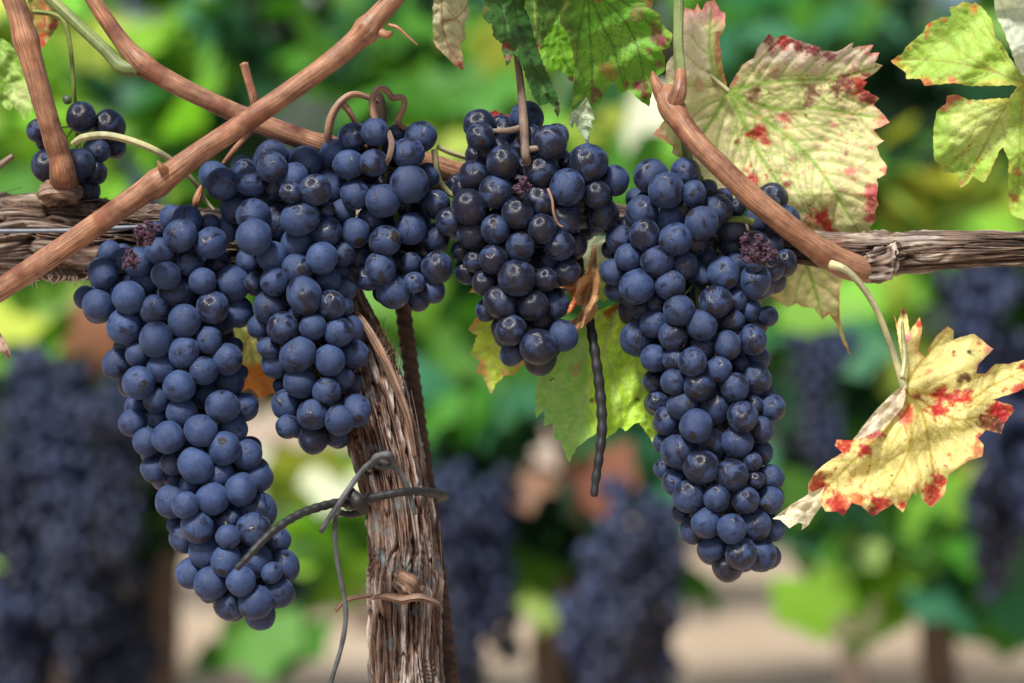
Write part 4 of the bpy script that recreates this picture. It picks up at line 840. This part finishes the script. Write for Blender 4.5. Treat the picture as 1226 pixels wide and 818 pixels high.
lf('vine_leaf', zc(515,120,5.108,[(255,110),(300,85),(350,95),(375,70),(400,58),(425,75),(450,85),(490,92),(500,150),(520,180),(548,200),(530,235),(520,262),(480,287),(440,330),(380,330),(330,300),(230,330),(228,200)]), [zc(515,120,5.108,[(400,280),(420,180),(420,70)]), zc(515,120,5.108,[(400,280),(480,220),(540,205)])], (.42, .50, .10), lambda x, y: .022+.002*np.sin(x/4.), (.5,.5,.2), 'small red and yellow leaf behind the top of the middle bunch', regions=[((.60,.05,.07), lambda x, y: np.clip((150-y)/6, 0, 1)), ((.65,.16,.04), lambda x, y: (x > 611)*(y > 155)*.9)], seedn=20, serr=(5, 1.4))
lf('vine_leaf', [(690,292),(706,283),(735,283),(742,262),(755,244),(768,240),(780,252),(775,300),(765,345),(740,350),(722,362),(712,345),(700,335),(688,318)], [[(770,245),(745,290),(718,350)], [(755,270),(700,300)]], (.62, .68, .56), lambda x, y: .075+.004*np.sin(x/9.), (.7,.75,.6), 'pale whitish green leaf behind the arm between the middle and right bunches', seedn=21, serr=(7, 2.0), regions=[((.26,.42,.08), lambda x, y: np.clip((y-318)/10, 0, .9))])

# ------------------------------------------------------------------ the rows behind
def bg_leaf_geo():
    """a lobed leaf, unit radius, slightly cupped"""
    r = [.25, .85, .78, 1.0, .80, 1.12, .80, 1.0, .78, .85, .25]
    V = [(0, 0, 0)]; n = len(r)
    for i, q in enumerate(r):
        a = radians(-140 + 280*i/(n-1)); V.append((q*sin(a), q*cos(a)*1.0, -.18*q*q))
    F = [(0, i+1, i+2) for i in range(n-1)]
    return np.array(V), F
LV, LF = bg_leaf_geo()
M['bgleaf'] = leaf_mat('background_vine_leaf', .42, 120., .55)
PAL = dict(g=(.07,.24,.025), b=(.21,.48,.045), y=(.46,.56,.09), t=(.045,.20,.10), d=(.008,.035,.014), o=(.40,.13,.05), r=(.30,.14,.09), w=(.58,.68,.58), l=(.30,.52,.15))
def leaf_cloud(name, items, parent=None, seed=0):
    """items: world position, size, palette key"""
    rs = np.random.RandomState(seed); Vs = []; Fs = []; Cs = []; nb = 0
    for (p, s_, kcol) in items:
        # blades mostly hang, facing outwards and up
        yaw = rs.normal(0, .7) + (pi if rs.rand() < .25 else 0); pit = rs.normal(.55, .35); rol = rs.normal(pi, .7)
        R = np.array(Matrix.Rotation(yaw, 3, 'Z') @ Matrix.Rotation(pi/2 - pit, 3, 'X') @ Matrix.Rotation(rol, 3, 'Z'))
        bend = rs.uniform(.3, 1.6); V = LV.copy(); V[:, 2] *= bend; V[:, 2] += .12*np.sin(V[:, 0]*3+rs.rand()*6)
        Vs.append((V*s_) @ R.T + np.array(p)); Fs += [tuple(nb+i for i in f) for f in LF]; nb += len(V)
        c = np.array(PAL[kcol])*rs.uniform(.7, 1.25)*np.array([rs.uniform(.85, 1.2), 1, rs.uniform(.8, 1.2)])
        Cs.append(np.tile(c, (len(V), 1)))
    return new_mesh(name, np.vstack(Vs), Fs, M['bgleaf'], True, parent, cols=np.vstack(Cs))

rsb = random.Random(99)
def pick(w_):
    ks = list(w_); return rsb.choices(ks, [w_[k] for k in ks])[0]
Y1 = 2.25
# patches of the next row as the photograph shows them: px, py, rx, ry, count, leaf kinds
PATCH = [
 (60,60,130,110,70,dict(b=4,y=1,l=2,w=.4)),(200,110,110,90,60,dict(b=3,g=2,t=2,y=1,w=.3)),(140,60,70,60,30,dict(y=3,b=2)),(300,50,110,80,60,dict(t=4,g=3,w=.3)),(420,60,120,90,80,dict(g=4,d=3,t=2)),
 (400,150,120,60,50,dict(g=4,d=2,t=1)),(520,90,70,80,50,dict(b=3,g=3,w=.4)),(540,130,60,50,30,dict(y=3,b=2)),(620,120,90,80,50,dict(g=3,b=2,y=1)),(730,160,70,60,40,dict(b=3,g=2,w=.4,y=1)),(730,110,40,30,12,dict(w=1,y=1,t=2)),
 (900,40,120,60,50,dict(t=3,g=3,w=.5)),(1010,40,90,60,40,dict(t=4,g=2,d=1)),(1100,110,100,90,70,dict(t=3,d=4,g=2)),(1100,220,90,60,50,dict(g=2,d=2,y=1,b=1)),(1130,240,80,50,40,dict(y=3,b=2,o=.3,w=.5)),
 (20,230,80,110,60,dict(b=4,g=2)),(30,400,90,60,40,dict(l=1,b=2,g=3,y=.5)),(120,360,90,40,30,dict(b=3,l=2)),(190,240,80,60,20,dict(g=2,b=1)),(160,180,60,60,30,dict(b=3,y=1)),
 (460,370,50,60,30,dict(b=5)),(550,400,80,90,60,dict(t=4,g=3)),(560,500,60,60,30,dict(t=5,g=1)),(620,440,60,60,20,dict(t=3,g=2)),(760,340,50,70,30,dict(t=4,g=1)),(750,540,50,40,14,dict(t=5)),
 (1000,420,90,80,40,dict(t=4,g=3,b=1)),(960,540,70,70,40,dict(t=4,g=3,d=2)),(1110,350,80,60,40,dict(b=4,g=2)),(1060,380,60,50,25,dict(b=4,y=1)),(1020,590,80,50,40,dict(t=3,g=4)),
 (1100,620,110,70,60,dict(g=4,b=3,t=1)),(1020,680,60,60,34,dict(b=5,l=1)),(1180,690,70,60,30,dict(g=3,t=3)),(1020,735,18,14,3,dict(w=1)),(1200,600,50,50,20,dict(y=1,b=2,t=1)),
 (370,600,60,60,26,dict(b=4,y=1,g=1)),(370,560,50,30,16,dict(y=4,w=.6)),(420,650,60,50,18,dict(b=4,g=1)),(300,740,60,50,16,dict(g=3,l=1)),(650,690,30,30,5,dict(l=1,g=2)),(650,585,50,34,12,dict(r=2,o=1,d=3)),(608,600,18,16,3,dict(o=1,r=2)),(690,575,40,30,10,dict(r=3)),
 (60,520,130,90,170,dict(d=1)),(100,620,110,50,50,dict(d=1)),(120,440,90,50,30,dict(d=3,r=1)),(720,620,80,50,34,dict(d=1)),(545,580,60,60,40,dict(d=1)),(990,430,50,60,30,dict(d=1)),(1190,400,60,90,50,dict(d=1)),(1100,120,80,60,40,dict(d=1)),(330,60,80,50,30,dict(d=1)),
 (90,400,70,20,8,dict(r=1,g=3)),(150,640,40,50,8,dict(l=1,g=1)),(20,690,50,50,8,dict(l=1)),(830,700,50,40,5,dict(g=1)),(860,560,60,80,20,dict(g=1,t=1)),
]
vines_x = [-1.3, -.5, .08, .64, 1.3]          # trunks of the next row
items = {k: [] for k in range(len(vines_x))}
def addleaf(x, y, z, s_, kcol):
    k = int(np.argmin([abs(x-v) for v in vines_x])); items[k].append(((x, y, z), s_, kcol))
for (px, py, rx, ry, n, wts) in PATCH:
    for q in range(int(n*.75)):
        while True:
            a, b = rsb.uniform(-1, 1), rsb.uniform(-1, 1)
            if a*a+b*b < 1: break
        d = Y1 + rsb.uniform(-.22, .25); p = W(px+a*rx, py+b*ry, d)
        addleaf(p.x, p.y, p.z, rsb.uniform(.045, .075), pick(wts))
for q in range(2200):                              # the rest of the row: full crown above, beyond the frame too
    x = rsb.uniform(-2.3, 2.3); z = rsb.uniform(1.0, 1.9); zz = rsb.random()
    addleaf(x, Y1 + rsb.uniform(-.05, .32), z, rsb.uniform(.04, .065), pick(dict(g=4, b=2.4, t=2.4, d=3, y=.5)))
for q in range(160):
    x = rsb.choice([rsb.uniform(-2.2, -.62), rsb.uniform(.62, 2.2)]); addleaf(x, Y1+rsb.uniform(-.2, .3), rsb.uniform(.7, 1.0), rsb.uniform(.04, .06), pick(dict(g=4, b=2, t=2, d=2)))
M['bgbark'] = wood_mat('background_bark', [(.3, (.05, .032, .024)), (.5, (.14, .10, .08)), (.7, (.26, .21, .17))], 10, 300, .8, .002, .9)
labs = ['blurred vine of the next row at the left edge with blue bunches under it', 'blurred vine of the next row behind the near trunk, green and yellow leaves', 'blurred vine of the next row with a thin trunk below orange leaves at centre',
        'blurred vine of the next row behind the right bunch with teal green leaves', 'blurred vine of the next row at the right edge with bright green low leaves']
for k, vx in enumerate(vines_x):
    r = empty('background_grapevine', (vx, Y1+.05, 0)); tag(r, labs[k], 'grapevine', 'vines of the row behind')
    tb = Tubes(); j = rsb.uniform(-.04, .04)
    tb.add([(0, 0, -.05, .035), (j, .0, .25, .026), (-j, .01, .5, .024), (j*.6, 0, .72, .026), (0, 0, .86, .03)], 60, 16, bark_disp(.25, 200, k+50, 8), world=True)
    tb.build('trunk', M['bgbark'], r)
    tb = Tubes(); z_ = .86
    tb.add([(-.34, .0, z_-.0, .014), (-.15, .01, z_+.01, .02), (0, 0, z_-.01, .024), (.15, 0, z_+.02, .02), (.34, .0, z_-.0, .014)], 50, 12, bark_disp(.25, 200, k+60, 8), world=True)
    for q in range(6):
        x = -.28 + q*.11; tb.add([(x, 0, z_, .007), (x+rsb.uniform(-.05, .05), rsb.uniform(-.05, .05), z_+.35, .005), (x+rsb.uniform(-.1, .1), rsb.uniform(-.08, .08), z_+.75, .004)], 16, 6, world=True)
    tb.build('arm', M['bgbark'], r)
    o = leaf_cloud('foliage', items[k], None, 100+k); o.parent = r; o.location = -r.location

# bunches of the next row: each one a thing; grapes merge at this size
def bg_bunch_mesh(k, n=85, ln=.19, wd=.055):
    rs = random.Random(k); P = []; t = 0
    while len(P) < n and t < 6000:
        t += 1; v = rs.random()**.8; rad = wd*(1-v*.75)**.8*(.75+.25*sin(v*9+k)); a = rs.uniform(0, 2*pi); q = math.sqrt(rs.random())*rad
        p = (cos(a)*q + .012*sin(v*3+k), sin(a)*q*.8, -v*ln); r = rs.uniform(.0068, .0086)
        if all((p[0]-c[0])**2+(p[1]-c[1])**2+(p[2]-c[2])**2 > (.80*(r+c[3]))**2 for c in P) and (not P or any((p[0]-c[0])**2+(p[1]-c[1])**2+(p[2]-c[2])**2 < (.97*(r+c[3]))**2 for c in P)): P.append((*p, r))
    Vs = []; Fs = []; nb = 0; base = grape_mesh_lo
    for p in P:
        Vs.append(base[0]*p[3] + np.array(p[:3])); Fs += [tuple(v+nb for v in f) for f in base[1]]; nb += len(base[0])
    me = bpy.data.meshes.new('background_bunch'); me.from_pydata(np.vstack(Vs).tolist(), [], Fs); me.materials.append(M['bggrape'])
    me.polygons.foreach_set('use_smooth', [True]*len(me.polygons)); me.update(); return me
def lo_sphere(nu=10, nv=7):
    V = []; F = []
    for j in range(nv+1):
        for i in range(nu):
            ph = pi*j/nv; th = 2*pi*i/nu; V.append((sin(ph)*cos(th), sin(ph)*sin(th), cos(ph)))
    for j in range(nv):
        for i in range(nu):
            a = j*nu+i; b = j*nu+(i+1) % nu; F.append((a, a+nu, b+nu, b))
    return np.array(V), F
grape_mesh_lo = lo_sphere()
M['bggrape'] = plain('background_grape_skin', (.011, .022, .072), .55, (.002, .003, .009), 7)
BM = [bg_bunch_mesh(k) for k in range(4)]
BBL = [  # px, py of the top, depth offset, scale, label
 (30,470,-.25,1.05,'pale blue blurred bunch hanging farthest left in the row behind'),
 (140,420,-.34,1.1,'dark blurred bunch just left of the largest near bunch, row behind'),
 (85,390,-.02,1.1,'dark blurred bunch in shade at upper left of the group in the row behind'),
 (55,610,-.1,.95,'low blurred bunch near the bottom left corner in the row behind'),
 (110,560,.0,1.1,'blurred blue black bunch in the middle of the left group, row behind'),
 (185,590,.05,.95,'blurred bunch peeking beside the tapering end of the largest near bunch'),
 (172,160,-.36,.85,'dark blurred bunch under the arching stem at the upper left'),
 (340,590,-.1,.7,'blurred dark bunch right of the curved tip of the largest bunch'),
 (548,505,-.36,1.1,'dark blurred bunch right beside the near trunk and rod, row behind'),
 (592,545,-.32,.95,'blurred dark bunch directly under the middle bunch, row behind'),
 (738,535,-.36,1.15,'blurred blue bunch under the hanging black tie end, row behind'),
 (795,570,-.32,1.0,'blurred dark bunch under the lower left of the right bunch'),
 (990,355,-.34,.75,'small blurred dark bunch between the right bunch and the yellow leaf'),
 (1180,285,-.42,1.1,'blurred blue bunch under the arm at the right edge'),
 (1222,360,-.38,1.15,'dark blurred bunch cut by the right edge of the picture'),
 (960,480,.1,.7,'faint blurred dark bunch right of the right bunch'),
 (5,560,-.12,1.2,'dark blurred bunch cut by the left edge at mid height, row behind'),
 (75,480,.06,1.25,'broad dark blurred bunch in the deep shade of the left group, row behind'),
 (135,640,-.05,1.0,'lowest blurred dark bunch of the left group, above the pale soil'),
 (30,395,-.30,1.0,'uppermost blurred dark bunch at the left edge, row behind'),
 (560,610,-.05,.9,'low blurred dark bunch just right of the near trunk'),
 (700,600,.08,1.1,'deep blue blurred bunch left of the bunch under the black tie end'),
 (770,650,-.1,.9,'lowest blurred blue bunch right of centre, above the pale soil'),
 (90,540,-.3,1.15,'nearest of the dark blurred bunches at the left, its berries faintly readable'),
 (25,650,-.28,1.1,'big dark blurred bunch filling the bottom left corner'),
 (160,470,-.02,1.1,'dark blurred bunch touching the left outline of the largest near bunch'),
 (1205,440,-.36,.95,'blurred dark bunch directly behind the yellow leaf at the right edge'),
 (1010,420,.03,.8,'faint dark bunch behind the stem of the yellow leaf'),
]
for k, (px, py, dd, sc_, lab) in enumerate(BBL):
    o = bpy.data.objects.new('background_bunch', BM[k % 4]); COL.objects.link(o); o.location = W(px, py, Y1+dd)
    o.scale = (sc_*1.65, sc_*1.3, sc_*1.6); o.rotation_euler = (0, rsb.uniform(-.12, .12), rsb.uniform(0, 6)); tag(o, lab, 'grape bunch', 'bunches on the row behind')

# further rows: one vine with trunk, arm and foliage, copied along each row
def far_vine(seed):
    r = empty('far_grapevine', (0, 0, 0))
    tb = Tubes(); tb.add([(0, 0, -.05, .04), (.03, 0, .3, .03), (-.02, 0, .6, .028), (0, 0, .85, .03)], 24, 10, world=True); tb.build('trunk', M['bgbark'], r)
    its = []
    for q in range(420):
        z = rsb.uniform(.82, 1.95); its.append(((rsb.uniform(-.6, .6), rsb.gauss(0, .17), z), rsb.uniform(.05, .085), pick(dict(g=4, b=3, l=1, t=2.4, d=2.4, y=.8))))
    leaf_cloud('foliage', its, r, seed); return r
protos = [far_vine(5), far_vine(6)]
words = {4.6: 'second', 7.0: 'third', 9.6: 'fourth', 12.6: 'fifth'}
first = {0: True, 1: True}
for Yr, nv in ((4.6, 6), (7.0, 8), (9.6, 9), (12.6, 11)):
    for q in range(nv):
        x = (q-(nv-1)/2)*1.0 + rsb.uniform(-.08, .08) + (.35 if Yr in (4.6, 9.6) else 0); k = q % 2
        if first[k]: r = protos[k]; first[k] = False
        else:
            r = protos[k].copy(); COL.objects.link(r)
            for ch in protos[k].children:
                c = ch.copy(); COL.objects.link(c); c.parent = r
        r.location = (x, Yr, 0); r.rotation_euler = (0, 0, 0 if q % 4 < 2 else pi)
        tag(r, 'blurred leafy vine of the %s row back, beyond the bunches' % words[Yr], 'grapevine', 'vines of the %s row back' % words[Yr])
